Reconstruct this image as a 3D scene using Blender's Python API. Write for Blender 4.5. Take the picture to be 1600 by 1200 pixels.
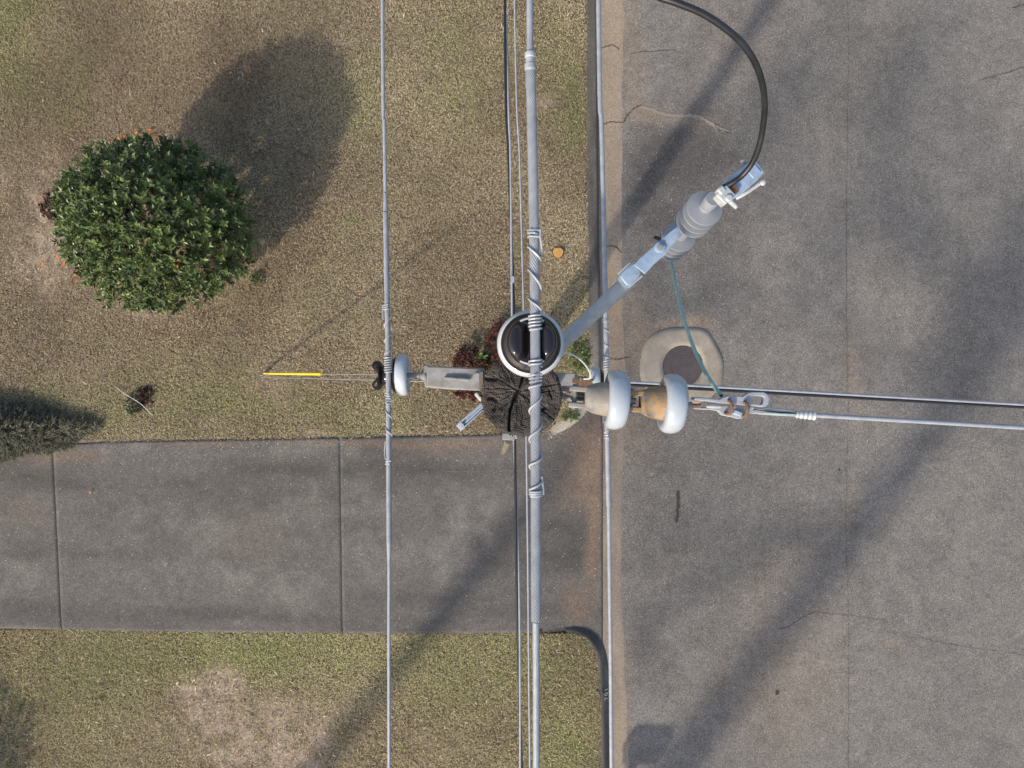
import bpy, math, random
import numpy as np
from mathutils import Vector, Matrix, Euler

# ---------------------------------------------------------------- camera, sky, sun, exposure
for o in list(bpy.data.objects):
    bpy.data.objects.remove(o)
scene = bpy.context.scene
COL = scene.collection
H = 11.0                 # camera height above the lawn
F = 1067.0               # focal length in photo pixels (1600 wide)
cam_d = bpy.data.cameras.new('camera')
cam_d.sensor_width = 36.0
cam_d.lens = 24.0
cam_d.clip_start = 0.05
cam_d.clip_end = 1500
cam = bpy.data.objects.new('camera', cam_d)
cam.location = (0, 0, H)
COL.objects.link(cam)
scene.camera = cam

SUN_EL = math.radians(35)
SDX, SDY = 0.5547, 0.832            # horizontal direction in which shadows fall
world = bpy.data.worlds.new('World')
scene.world = world
world.use_nodes = True
wn = world.node_tree
wn.nodes.clear()
sky = wn.nodes.new('ShaderNodeTexSky')
sky.sky_type = 'NISHITA'
sky.sun_disc = False
sky.sun_elevation = SUN_EL
sky.sun_rotation = math.atan2(-SDX, -SDY)
sky.dust_density = 2.5
sky.air_density = 1.0
bg = wn.nodes.new('ShaderNodeBackground')
bg.inputs['Strength'].default_value = 0.15
wo = wn.nodes.new('ShaderNodeOutputWorld')
wn.links.new(sky.outputs[0], bg.inputs[0])
wn.links.new(bg.outputs[0], wo.inputs[0])

sun_d = bpy.data.lights.new('sun', 'SUN')
sun_d.energy = 2.4
sun_d.angle = math.radians(1.6)
sun_d.color = (1.0, 0.90, 0.78)
sun = bpy.data.objects.new('sun', sun_d)
ce = math.cos(SUN_EL)
sun.rotation_euler = Vector((SDX*ce, SDY*ce, -math.sin(SUN_EL))).to_track_quat('-Z', 'Y').to_euler()
sun.location = (-20, -30, 30)
COL.objects.link(sun)

scene.view_settings.view_transform = 'Standard'
scene.view_settings.look = 'None'
scene.view_settings.gamma = 1.0
scene.view_settings.use_curve_mapping = False
scene.view_settings.exposure = 0.62

rng = np.random.default_rng(7)
random.seed(7)
G = H / F                # metres per photo pixel on the ground

# ---------------------------------------------------------------- helpers
def P(px, py, D):
    return np.array([(px-800)*D/F, (600-py)*D/F, H-D])

def gx(px): return (px-800)*G
def gy(py): return (600-py)*G

def lin(r, g, b, k=0.8):
    def f(c):
        c /= 255.0
        return c/12.92 if c <= 0.04045 else ((c+0.055)/1.055)**2.4
    return (f(r)*k, f(g)*k, f(b)*k)

def _hash(n, seed):
    return np.random.default_rng(seed).random(n)

_tabs = {}
def vnoise(x, y, seed=0):
    if seed not in _tabs:
        _tabs[seed] = np.random.default_rng(1000+seed).random((256, 256))
    T = _tabs[seed]
    xi = np.floor(x).astype(int); yi = np.floor(y).astype(int)
    fx = x-xi; fy = y-yi
    fx = fx*fx*(3-2*fx); fy = fy*fy*(3-2*fy)
    a = T[xi % 256, yi % 256]; b = T[(xi+1) % 256, yi % 256]
    c = T[xi % 256, (yi+1) % 256]; d = T[(xi+1) % 256, (yi+1) % 256]
    return (a*(1-fx)+b*fx)*(1-fy)+(c*(1-fx)+d*fx)*fy

def fbm(x, y, seed=0, octv=4):
    s = 0; a = 0.5; t = 0
    for k in range(octv):
        s = s + a*vnoise(x*2**k+17.3*k, y*2**k+5.1*k, seed+k)
        t += a; a *= 0.55
    return s/t

def sstep(a, b, x):
    t = np.clip((x-a)/(b-a), 0, 1)
    return t*t*(3-2*t)

def blobs(X, Y, lst, warp=30, seed=50):
    """sum of soft patches, centres and radii given in photo pixels on the ground"""
    px = X/G+800; py = 600-Y/G
    px = px+(fbm(X*1.3, Y*1.3, seed)-0.5)*2*warp
    py = py+(fbm(X*1.3+40, Y*1.3+9, seed+9)-0.5)*2*warp
    out = np.zeros_like(X)
    for (cx, cy, rx, ry, a) in lst:
        out += a*np.exp(-(((px-cx)/rx)**2+((py-cy)/ry)**2)**1.3)
    return out

def seg_dist(X, Y, pts):
    """distance to a polyline in metres (points in photo pixels on the ground)"""
    d = np.full(X.shape, 1e9)
    w = [(gx(a), gy(b)) for a, b in pts]
    for (x0, y0), (x1, y1) in zip(w[:-1], w[1:]):
        dx, dy = x1-x0, y1-y0
        t = np.clip(((X-x0)*dx+(Y-y0)*dy)/(dx*dx+dy*dy+1e-12), 0, 1)
        d = np.minimum(d, np.hypot(X-x0-t*dx, Y-y0-t*dy))
    return d

class MB:
    """collects shapes in world (or local) coordinates, builds ONE mesh object"""
    def __init__(s):
        s.v = []; s.f = []; s.n = 0; s.sm = []
    def add(s, v, f, smooth=True):
        v = np.asarray(v, float)
        s.v.append(v)
        for q in f:
            s.f.append(tuple(int(i)+s.n for i in q)); s.sm.append(smooth)
        s.n += len(v)
        return s
    def tube(s, path, r, n=10, caps=True, lobes=0, depth=0.0, pitch=0.1, hand=1):
        p = np.asarray(path, float); N = len(p)
        r = np.broadcast_to(np.asarray(r, float), (N,))
        t = np.gradient(p, axis=0); t /= np.linalg.norm(t, axis=1)[:, None]+1e-12
        up = np.array([0, 0, 1.0]) if abs(t[0, 2]) < 0.9 else np.array([1.0, 0, 0])
        u = np.cross(up, t[0]); u /= np.linalg.norm(u)
        L = np.concatenate([[0], np.cumsum(np.linalg.norm(np.diff(p, axis=0), axis=1))])
        ang = np.linspace(0, 2*np.pi, n, endpoint=False)
        V = np.zeros((N, n, 3))
        for i in range(N):
            u = u-t[i]*np.dot(u, t[i]); u /= np.linalg.norm(u)+1e-12
            w = np.cross(t[i], u)
            rr = r[i]
            a = ang
            if lobes:
                ph = hand*2*np.pi*L[i]/pitch
                rr = r[i]*(1-depth+depth*np.abs(np.cos(lobes*(ang-ph)/2))**0.6)
            V[i] = p[i]+(np.cos(a)*rr)[:, None]*u+(np.sin(a)*rr)[:, None]*w
        idx = np.arange(N*n).reshape(N, n)
        q = np.stack([idx[:-1], np.roll(idx, -1, 1)[:-1], np.roll(idx, -1, 1)[1:], idx[1:]], -1).reshape(-1, 4)
        f = [tuple(k) for k in q]
        if caps:
            f.append(tuple(idx[0][::-1])); f.append(tuple(idx[-1]))
        return s.add(V.reshape(-1, 3), f)
    def lathe(s, prof, o=(0, 0, 0), axis=(0, 0, 1), n=32, fn=None):
        a = np.asarray(axis, float); a /= np.linalg.norm(a)
        h = np.array([1.0, 0, 0]) if abs(a[0]) < 0.9 else np.array([0, 1.0, 0])
        u = np.cross(h, a); u /= np.linalg.norm(u); w = np.cross(a, u)
        if abs(a[2]) > 0.999:
            u = np.array([1.0, 0, 0]); w = np.array([0, 1.0, 0])*np.sign(a[2])
        prof = np.asarray(prof, float); N = len(prof)
        th = np.linspace(0, 2*np.pi, n, endpoint=False)
        lx = prof[:, 0:1]*np.cos(th); ly = prof[:, 0:1]*np.sin(th); lz = np.repeat(prof[:, 1:2], n, 1)
        if fn: lx, ly, lz = fn(lx, ly, lz)
        V = np.asarray(o)+lx[..., None]*u+ly[..., None]*w+lz[..., None]*a
        idx = np.arange(N*n).reshape(N, n)
        q = np.stack([idx[:-1], np.roll(idx, -1, 1)[:-1], np.roll(idx, -1, 1)[1:], idx[1:]], -1).reshape(-1, 4)
        f = [tuple(k) for k in q]
        if prof[0, 0] > 1e-5: f.append(tuple(idx[0][::-1]))
        if prof[-1, 0] > 1e-5: f.append(tuple(idx[-1]))
        return s.add(V.reshape(-1, 3), f)
    def box(s, c, ax, hs):
        """c centre, ax 3 axes, hs half sizes"""
        c = np.asarray(c, float); A = [np.asarray(x, float)/np.linalg.norm(x) for x in ax]
        V = [c+sx*hs[0]*A[0]+sy*hs[1]*A[1]+sz*hs[2]*A[2] for sz in (-1, 1) for sy in (-1, 1) for sx in (-1, 1)]
        return s.add(V, [(0, 2, 3, 1), (4, 5, 7, 6), (0, 1, 5, 4), (2, 6, 7, 3), (0, 4, 6, 2), (1, 3, 7, 5)], False)
    def prism(s, pts, th, hole=None):
        """pts: list of 3D points of a roughly flat outline seen from above (clockwise or not); thickness th downwards"""
        p = np.asarray(pts, float); n = len(p)
        area = np.sum(p[:, 0]*np.roll(p[:, 1], -1)-np.roll(p[:, 0], -1)*p[:, 1])
        if area < 0: p = p[::-1]
        low = p-np.array([0, 0, th])
        if hole is None:
            f = [tuple(range(n)), tuple(range(2*n-1, n-1, -1))]
            f += [(i, n+i, n+(i+1) % n, (i+1) % n) for i in range(n)]
            return s.add(np.vstack([p, low]), f, False)
        h = np.asarray(hole, float)
        # bridge outline and hole by matching each outline point with the nearest hole angle
        c = h[:, :2].mean(0)
        M = 40
        def ray(poly, a):
            d = np.array([math.cos(a), math.sin(a)]); best = None
            m = len(poly)
            for i in range(m):
                A = poly[i, :2]-c; B = poly[(i+1) % m, :2]-c
                e = B-A; den = d[0]*(-e[1])+e[0]*d[1]
                if abs(den) < 1e-12: continue
                t = (A[0]*(-e[1])+e[0]*A[1])/den; u = (d[0]*A[1]-d[1]*A[0])/den
                if t > 0 and -1e-6 <= u <= 1+1e-6 and (best is None or t < best[0]): best = (t, i, u)
            t, i, u = best
            z = poly[i, 2]*(1-u)+poly[(i+1) % m, 2]*u
            return np.array([c[0]+t*d[0], c[1]+t*d[1], z])
        A = np.array([ray(p, 2*np.pi*k/M) for k in range(M)]); B = np.array([ray(h, 2*np.pi*k/M) for k in range(M)])
        dz = np.array([0, 0, th])
        V = np.vstack([A, B, A-dz, B-dz]); f = []
        for k in range(M):
            l = (k+1) % M
            f += [(k, l, M+l, M+k), (2*M+k, 3*M+k, 3*M+l, 2*M+l), (k, 2*M+k, 2*M+l, l), (M+k, M+l, 3*M+l, 3*M+k)]
        return s.add(V, f, False)
    def build(s, name, mat, parent=None, origin=None, bevel=0.0, sub=0, label=None):
        V = np.vstack(s.v)
        if origin is None and parent is not None and parent.get('_world') is not None:
            origin = parent['_world']
        if origin is not None: V = V-np.asarray(origin)
        me = bpy.data.meshes.new(name)
        me.from_pydata(V.tolist(), [], s.f)
        me.polygons.foreach_set('use_smooth', s.sm)
        me.materials.append(mat)
        me.update()
        me.set_sharp_from_angle(angle=0.75)
        o = bpy.data.objects.new(name, me)
        COL.objects.link(o)
        if parent is not None: o.parent = parent
        elif origin is not None: o.location = tuple(origin)
        if bevel:
            m = o.modifiers.new('bevel', 'BEVEL'); m.width = bevel; m.segments = 2; m.limit_method = 'ANGLE'; m.angle_limit = 0.6
        if sub:
            m = o.modifiers.new('sub', 'SUBSURF'); m.levels = sub; m.render_levels = sub
        if label: o['label'] = label
        return o

def tag(o, label=None, cat=None, group=None, kind=None):
    if label: o['label'] = label
    if cat: o['category'] = cat
    if group: o['group'] = group
    if kind: o['kind'] = kind
    return o

def thing(name, label, cat, loc=(0, 0, 0), group=None):
    o = bpy.data.objects.new(name, None)
    o.location = tuple(float(a) for a in loc)
    o['_world'] = [float(a) for a in loc]
    o.empty_display_size = 0.05
    COL.objects.link(o)
    return tag(o, label, cat, group)

def local_thing(name, label, cat, group=None):
    """root for parts modelled in local coordinates"""
    o = bpy.data.objects.new(name, None)
    COL.objects.link(o)
    return tag(o, label, cat, group)

def dup(root, label):
    r = root.copy(); COL.objects.link(r); r['label'] = label
    for ch in list(root.children):
        c = ch.copy(); COL.objects.link(c); c.parent = r
        for g in ch.children:
            d = g.copy(); COL.objects.link(d); d.parent = c
    return r

def place(root, loc, axis):
    """put a local thing with its +Z along axis"""
    root.location = tuple(float(a) for a in loc)
    root.rotation_euler = Vector(axis).to_track_quat('Z', 'Y').to_euler()

def raw_mesh(name, V, faces, mat, colors=None, parent=None, smooth=False, origin=None):
    """fast mesh from arrays; faces (M,k); colors per vertex (N,3)"""
    V = np.asarray(V, np.float32)
    if origin is None and parent is not None and parent.get('_world') is not None: origin = parent['_world']
    if origin is not None: V = (V-np.asarray(origin, np.float32)).astype(np.float32)
    faces = np.asarray(faces, np.int32); M, k = faces.shape
    me = bpy.data.meshes.new(name)
    me.vertices.add(len(V)); me.vertices.foreach_set('co', V.ravel())
    me.loops.add(M*k); me.loops.foreach_set('vertex_index', faces.ravel())
    me.polygons.add(M)
    me.polygons.foreach_set('loop_start', np.arange(0, M*k, k, dtype=np.int32))
    me.polygons.foreach_set('loop_total', np.full(M, k, np.int32))
    me.polygons.foreach_set('use_smooth', np.full(M, smooth))
    me.materials.append(mat)
    if colors is not None:
        at = me.attributes.new('Col', 'FLOAT_COLOR', 'POINT')
        c4 = np.ones((len(V), 4), np.float32); c4[:, :3] = colors
        at.data.foreach_set('color', c4.ravel())
    me.update(calc_edges=True); me.validate()
    o = bpy.data.objects.new(name, me); COL.objects.link(o)
    if parent is not None: o.parent = parent
    elif origin is not None: o.location = tuple(float(a) for a in origin)
    return o

def smooth_path(pts, per=12):
    """Catmull-Rom through 3D points"""
    p = np.asarray(pts, float)
    p = np.vstack([2*p[0]-p[1], p, 2*p[-1]-p[-2]])
    out = []
    for i in range(1, len(p)-2):
        t = np.linspace(0, 1, per, endpoint=False)[:, None]
        a, b, c, d = p[i-1], p[i], p[i+1], p[i+2]
        out.append(0.5*((2*b)+(c-a)*t+(2*a-5*b+4*c-d)*t**2+(3*b-a-3*c+d)*t**3))
    out.append(p[-2][None])
    return np.vstack(out)

def line3(a, b, n):
    t = np.linspace(0, 1, n)[:, None]
    return np.asarray(a)*(1-t)+np.asarray(b)*t

# ---------------------------------------------------------------- materials
def new_mat(name):
    m = bpy.data.materials.new(name); m.use_nodes = True
    nt = m.node_tree; nt.nodes.clear()
    out = nt.nodes.new('ShaderNodeOutputMaterial')
    b = nt.nodes.new('ShaderNodeBsdfPrincipled')
    nt.links.new(b.outputs[0], out.inputs[0])
    return m, nt, b

def ramp(nt, src, stops):
    r = nt.nodes.new('ShaderNodeValToRGB')
    while len(r.color_ramp.elements) < len(stops): r.color_ramp.elements.new(0.5)
    for e, (p, c) in zip(r.color_ramp.elements, stops):
        e.position = p; e.color = (c[0], c[1], c[2], 1) if len(c) == 3 else c
    nt.links.new(src, r.inputs[0])
    return r.outputs[0]

def noise(nt, scale, detail=4, rough=0.6, vec=None):
    n = nt.nodes.new('ShaderNodeTexNoise')
    n.inputs['Scale'].default_value = scale; n.inputs['Detail'].default_value = detail; n.inputs['Roughness'].default_value = rough
    if vec is None:
        tc = nt.nodes.new('ShaderNodeTexCoord'); vec = tc.outputs['Object']
    nt.links.new(vec, n.inputs['Vector'])
    return n.outputs[0]

def mixc(nt, a, b, fac, mode='MIX'):
    m = nt.nodes.new('ShaderNodeMix'); m.data_type = 'RGBA'; m.blend_type = mode
    for s, i in ((a, 6), (b, 7)):
        if isinstance(s, tuple): m.inputs[i].default_value = (s[0], s[1], s[2], 1)
        else: nt.links.new(s, m.inputs[i])
    if isinstance(fac, (int, float)): m.inputs[0].default_value = fac
    else: nt.links.new(fac, m.inputs[0])
    return m.outputs[2]

def bump(nt, b, h, strength=0.3, dist=0.01):
    n = nt.nodes.new('ShaderNodeBump'); n.inputs['Strength'].default_value = strength; n.inputs['Distance'].default_value = dist
    nt.links.new(h, n.inputs['Height']); nt.links.new(n.outputs[0], b.inputs['Normal'])

def surf(name, stops, scale=20, rough=0.5, metal=0.0, detail=5, bstr=0.0, bdist=0.002, bscale=None, spec=0.5, coat=0.0, rvar=0.0):
    m, nt, b = new_mat(name)
    n = noise(nt, scale, detail)
    nt.links.new(ramp(nt, n, stops), b.inputs['Base Color'])
    b.inputs['Roughness'].default_value = rough; b.inputs['Metallic'].default_value = metal
    b.inputs['Specular IOR Level'].default_value = spec; b.inputs['Coat Weight'].default_value = coat
    b.inputs['Coat Roughness'].default_value = 0.05
    if rvar:
        r = nt.nodes.new('ShaderNodeMapRange'); r.inputs['To Min'].default_value = max(0.02, rough-rvar); r.inputs['To Max'].default_value = rough+rvar
        nt.links.new(noise(nt, scale*2.3, 4), r.inputs['Value']); nt.links.new(r.outputs[0], b.inputs['Roughness'])
    if bstr:
        bump(nt, b, noise(nt, bscale or scale*4, 4), bstr, bdist)
    return m

def col_mat(name, rough=0.9, spec=0.2, speck=0.0, speck_scale=90, bstr=0.0, bscale=200, bdist=0.004, pebbles=0.0, fine=0.0, fine_scale=40, trans=0.0, coat=0.0):
    """colour comes from the per-vertex colour of the thing's own surface, with grain on top"""
    m, nt, b = new_mat(name)
    at = nt.nodes.new('ShaderNodeAttribute'); at.attribute_name = 'Col'
    c = at.outputs['Color']
    tc = nt.nodes.new('ShaderNodeTexCoord')
    if fine:
        n = noise(nt, fine_scale, 6, 0.75, tc.outputs['Object'])
        g = ramp(nt, n, [(0.25, (1-fine,)*3), (0.75, (1+fine,)*3)])
        c = mixc(nt, c, g, 1.0, 'MULTIPLY')
    if speck:
        v = nt.nodes.new('ShaderNodeTexVoronoi'); v.inputs['Scale'].default_value = speck_scale
        nt.links.new(tc.outputs['Object'], v.inputs['Vector'])
        sp = nt.nodes.new('ShaderNodeSeparateColor'); nt.links.new(v.outputs['Color'], sp.inputs[0])
        g = ramp(nt, sp.outputs[0], [(0.0, (1-speck,)*3), (0.45, (1.0-speck*0.25,)*3), (0.8, (1+speck*0.5,)*3), (1.0, (1+speck*1.3,)*3)])
        c = mixc(nt, c, g, 1.0, 'MULTIPLY')
    if pebbles:
        v2 = nt.nodes.new('ShaderNodeTexVoronoi'); v2.inputs['Scale'].default_value = speck_scale*0.55
        nt.links.new(tc.outputs['Object'], v2.inputs['Vector'])
        sp2 = nt.nodes.new('ShaderNodeSeparateColor'); nt.links.new(v2.outputs['Color'], sp2.inputs[0])
        f = ramp(nt, sp2.outputs[1], [(1-pebbles, (0, 0, 0)), (1-pebbles+0.01, (1, 1, 1))])
        d = ramp(nt, v2.outputs['Distance'], [(0.28, (1, 1, 1)), (0.42, (0, 0, 0))])
        ff = mixc(nt, f, d, 1.0, 'MULTIPLY')
        pc = ramp(nt, sp2.outputs[2], [(0.0, (0.30, 0.27, 0.23)), (0.7, (0.42, 0.40, 0.36)), (1.0, (0.6, 0.57, 0.52))])
        c = mixc(nt, c, pc, ff)
    nt.links.new(c, b.inputs['Base Color'])
    b.inputs['Roughness'].default_value = rough; b.inputs['Specular IOR Level'].default_value = spec
    b.inputs['Coat Weight'].default_value = coat; b.inputs['Coat Roughness'].default_value = 0.25
    if bstr: bump(nt, b, noise(nt, bscale, 3, 0.6, tc.outputs['Object']), bstr, bdist)
    if trans:
        b.inputs['Transmission Weight'].default_value = 0.0
        tr = nt.nodes.new('ShaderNodeBsdfTranslucent'); nt.links.new(c, tr.inputs[0])
        mx = nt.nodes.new('ShaderNodeMixShader'); mx.inputs[0].default_value = trans
        out = [n for n in nt.nodes if n.type == 'OUTPUT_MATERIAL'][0]
        nt.links.new(b.outputs[0], mx.inputs[1]); nt.links.new(tr.outputs[0], mx.inputs[2]); nt.links.new(mx.outputs[0], out.inputs[0])
    return m

M = {}
M['asphalt'] = col_mat('asphalt', 0.92, 0.2, speck=0.4, speck_scale=95, bstr=0.4, bscale=130, pebbles=0.03, fine=0.26, fine_scale=4)
M['concrete'] = col_mat('driveway_concrete', 0.9, 0.25, speck=0.3, speck_scale=80, bstr=0.3, bscale=160, pebbles=0.02, fine=0.2, fine_scale=7)
M['gutter'] = col_mat('gutter_concrete', 0.92, 0.2, speck=0.22, speck_scale=80, bstr=0.3, bscale=140, fine=0.15, fine_scale=10)
M['soil'] = col_mat('soil', 0.95, 0.1, speck=0.25, speck_scale=60, bstr=0.8, bscale=60, bdist=0.012, fine=0.42, fine_scale=18)
M['blade'] = col_mat('grass_blade', 0.8, 0.15, trans=0.12)
M['leaf'] = col_mat('evergreen_leaf', 0.42, 0.45, trans=0.08, coat=0.12)
M['needle'] = col_mat('conifer_needle', 0.7, 0.25, trans=0.05)
M['dead'] = col_mat('dead_leaf', 0.75, 0.2, trans=0.1)
M['bark'] = surf('bark', [(0.3, (0.03, 0.022, 0.016)), (0.7, (0.11, 0.085, 0.06))], 9, 0.9, bstr=0.6, bdist=0.02)
M['alu'] = surf('weathered_aluminium', [(0.3, (0.28, 0.295, 0.31)), (0.7, (0.38, 0.395, 0.415))], 30, 0.6, 0.2, rvar=0.1)
M['tie'] = surf('soft_aluminium_tie', [(0.3, (0.38, 0.39, 0.40)), (0.7, (0.48, 0.49, 0.50))], 60, 0.5, 0.25)
M['galv'] = surf('galvanised_steel', [(0.3, (0.28, 0.33, 0.40)), (0.5, (0.36, 0.42, 0.49)), (0.7, (0.44, 0.50, 0.56))], 35, 0.55, 0.3, bstr=0.08, rvar=0.12)
M['galv_dull'] = surf('dull_galvanised_steel', [(0.25, (0.15, 0.14, 0.125)), (0.5, (0.25, 0.25, 0.245)), (0.75, (0.31, 0.30, 0.28))], 24, 0.7, 0.2, bstr=0.15, rvar=0.1)
M['bracket'] = surf('weathered_bracket', [(0.25, (0.19, 0.145, 0.10)), (0.40, (0.235, 0.22, 0.19)), (0.52, (0.27, 0.265, 0.245)), (0.62, (0.31, 0.305, 0.29)), (0.75, (0.24, 0.265, 0.265))], 22, 0.75, 0.05, bstr=0.2)
M['glaze'] = surf('pale_glaze', [(0.3, (0.43, 0.46, 0.48)), (0.7, (0.50, 0.53, 0.545))], 14, 0.22, 0, coat=0.3, detail=3)
M['bell'] = surf('blue_grey_glaze', [(0.3, (0.38, 0.42, 0.45)), (0.7, (0.45, 0.485, 0.51))], 12, 0.16, 0, coat=0.5, detail=3)
M['dark_glaze'] = surf('black_brown_glaze', [(0.3, (0.012, 0.010, 0.012)), (0.7, (0.024, 0.018, 0.018))], 8, 0.14, 0, spec=0.6)
M['sky_tint_galv'] = surf('sky_tinted_galv_steel', [(0.3, (0.23, 0.31, 0.41)), (0.5, (0.30, 0.39, 0.49)), (0.7, (0.38, 0.46, 0.55))], 40, 0.55, 0.2, bstr=0.1, rvar=0.12)  # galvanised steel with the sky's blue cast put into its base colour
M['rust'] = surf('rust', [(0.3, (0.10, 0.055, 0.032)), (0.7, (0.22, 0.13, 0.08))], 60, 0.85, bstr=0.4)
M['cap_grey'] = surf('stained_iron_cap', [(0.3, (0.15, 0.145, 0.13)), (0.43, (0.24, 0.225, 0.195)), (0.52, (0.28, 0.24, 0.18)), (0.60, (0.27, 0.30, 0.31)), (0.7, (0.22, 0.21, 0.18))], 22, 0.7, 0.1, bstr=0.2)
M['cap_rust'] = surf('rusty_iron_cap', [(0.3, (0.16, 0.145, 0.125)), (0.42, (0.25, 0.19, 0.12)), (0.48, (0.36, 0.21, 0.085)), (0.54, (0.30, 0.23, 0.15)), (0.59, (0.30, 0.32, 0.33)), (0.66, (0.37, 0.22, 0.08))], 20, 0.75, 0.05, bstr=0.2)
M['polymer'] = surf('grey_polymer', [(0.3, (0.22, 0.235, 0.25)), (0.7, (0.275, 0.29, 0.305))], 18, 0.65, 0, spec=0.3)
M['fibre'] = surf('grey_fibreglass', [(0.25, (0.24, 0.26, 0.26)), (0.34, (0.30, 0.32, 0.325)), (0.7, (0.37, 0.39, 0.395))], 50, 0.6, 0, spec=0.4)
M['tinned'] = surf('tinned_connector', [(0.3, (0.36, 0.39, 0.385)), (0.7, (0.52, 0.54, 0.525))], 60, 0.5, 0.15, bstr=0.2)
M['copper'] = surf('copper', [(0.3, (0.20, 0.09, 0.04)), (0.7, (0.34, 0.17, 0.08))], 60, 0.6, 0.4)
M['black'] = surf('black_insulation', [(0.3, (0.010, 0.010, 0.011)), (0.7, (0.022, 0.022, 0.024))], 30, 0.42, 0, spec=0.5)
M['patina'] = surf('green_copper_lead', [(0.3, (0.22, 0.37, 0.33)), (0.7, (0.31, 0.46, 0.41))], 40, 0.7)
M['yellow'] = surf('yellow_plastic', [(0.3, (0.70, 0.52, 0.03)), (0.7, (0.80, 0.62, 0.05))], 10, 0.5)
M['iron'] = surf('cast_iron_lid', [(0.3, (0.055, 0.045, 0.045)), (0.7, (0.085, 0.07, 0.07))], 8, 0.75, 0.1, bstr=0.3)
M['white_wire'] = surf('pale_wire', [(0.3, (0.5, 0.5, 0.45)), (0.7, (0.62, 0.62, 0.57))], 40, 0.6)
M['peg'] = surf('weathered_wood_peg', [(0.3, (0.12, 0.10, 0.075)), (0.7, (0.19, 0.165, 0.13))], 40, 0.85)
M['paint'] = surf('worn_white_paint', [(0.35, (0.30, 0.30, 0.29)), (0.6, (0.55, 0.55, 0.53))], 30, 0.8)
M['crack'] = surf('crack_dirt', [(0.3, (0.03, 0.027, 0.024)), (0.7, (0.06, 0.052, 0.045))], 30, 0.95)
M['sand'] = surf('sand_line', [(0.3, (0.19, 0.165, 0.13)), (0.7, (0.27, 0.235, 0.185))], 30, 0.95)
M['endgrain'] = col_mat('weathered_end_grain', 0.9, 0.2, fine=0.35, fine_scale=300, bstr=0.6, bscale=500, bdist=0.003)
M['pole'] = surf('creosoted_wood', [(0.3, (0.035, 0.028, 0.022)), (0.7, (0.085, 0.07, 0.055))], 12, 0.9, bstr=0.5)
M['stump'] = col_mat('cut_wood', 0.9, 0.2, fine=0.3, fine_scale=60)
M['mailbox'] = surf('black_enamel', [(0.3, (0.02, 0.02, 0.02)), (0.7, (0.035, 0.035, 0.035))], 20, 0.4)
M['red'] = surf('red_enamel', [(0.3, (0.4, 0.03, 0.02)), (0.7, (0.5, 0.05, 0.03))], 20, 0.5)

# ---------------------------------------------------------------- ground
Z_ROAD = -0.10
def edges(fine_a, fine_b, step, far_a, far_b):
    a = np.arange(fine_a, fine_b+step/2, step)
    lo = far_a+(a[0]-far_a)*np.array([0, 0.4, 0.7, 0.87, 0.95]) if far_a < a[0] else np.array([])
    hi = far_b-(far_b-a[-1])*np.array([0.95, 0.87, 0.7, 0.4, 0]) if far_b > a[-1] else np.array([])
    return np.concatenate([lo, a, hi])

def grid(name, xs, ys, zf, cf, mat, parent=None):
    X, Y = np.meshgrid(xs, ys, indexing='xy')
    Z = zf(X, Y)
    C = cf(X, Y)
    nx, ny = len(xs), len(ys)
    idx = np.arange(nx*ny).reshape(ny, nx)
    q = np.stack([idx[:-1, :-1], idx[:-1, 1:], idx[1:, 1:], idx[1:, :-1]], -1).reshape(-1, 4)
    V = np.stack([X, Y, Z], -1).reshape(-1, 3)
    return raw_mesh(name, V, q, mat, C.reshape(-1, 3), parent, smooth=True)

# driveway outline (photo pixels on the ground)
DTOP = [(-3000, 716), (0, 700), (165, 690), (530, 684), (760, 679), (865, 674)]
DBOT = [(-3000, 930), (0, 981), (90, 984), (370, 988.5), (640, 990), (895, 990)]
def ytop(X): return np.interp(X, [gx(a) for a, b in DTOP], [gy(b) for a, b in DTOP])
def ybot(X): return np.interp(X, [gx(a) for a, b in DBOT], [gy(b) for a, b in DBOT])

# kerb back edge (lawn side) and flares
KN = [(917, -900), (917, 0), (918.5, 300), (921, 480), (922, 560), (921, 588), (915, 612), (903, 634), (884, 652), (858, 668)]
KS = [(884, 988), (902, 991), (918, 1001), (929, 1018), (935, 1042), (937, 1080), (940, 1200), (944, 2200)]
def on_lawn(X, Y):
    """1 on the lawn, 0 on drive, kerb and road"""
    px = X/G+800; py = 600-Y/G
    n = (Y > ytop(X)-0.0) & (px < np.interp(py, [b for a, b in KN], [a for a, b in KN])+2)
    s = (Y < ybot(X)) & (px < np.interp(py, [b for a, b in KS], [a for a, b in KS])+2) & (py > 985)
    return n | s

GREEN = [(10, 60, 50, 90, .8), (0, 10, 120, 40, .45), (120, 165, 35, 30, .5), (125, 95, 60, 60, .25), (60, 170, 80, 60, .25), (740, 60, 70, 150, .35), (880, 130, 45, 110, .6), (905, 160, 16, 60, .7),
         (560, 165, 40, 60, .5), (575, 100, 40, 50, .3), (555, 345, 16, 10, .7), (440, 640, 140, 45, .5), (330, 610, 110, 50, .45), (560, 640, 80, 60, .3), (640, 650, 60, 40, .3),
         (150, 655, 60, 40, .45), (40, 600, 60, 30, .4), (70, 620, 30, 20, .5), (200, 610, 60, 40, .35), (250, 1015, 260, 40, .5), (470, 1020, 160, 40, .45), (110, 1080, 160, 60, .45), (330, 1060, 120, 40, .35), (900, 1100, 60, 110, .4), (820, 1010, 80, 60, .35),
         (720, 1050, 100, 70, .35), (880, 1180, 70, 60, .45), (910, 500, 22, 60, .5), (900, 570, 30, 30, .6), (890, 650, 25, 16, .9), (700, 665, 50, 12, .3), (520, 470, 60, 60, .2), (510, 380, 60, 50, .2), (720, 150, 40, 60, .25), (790, 190, 20, 20, .6), (805, 390, 10, 20, .7), (345, 690, 120, 12, .3), (655, 25, 60, 50, .2)]
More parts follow.
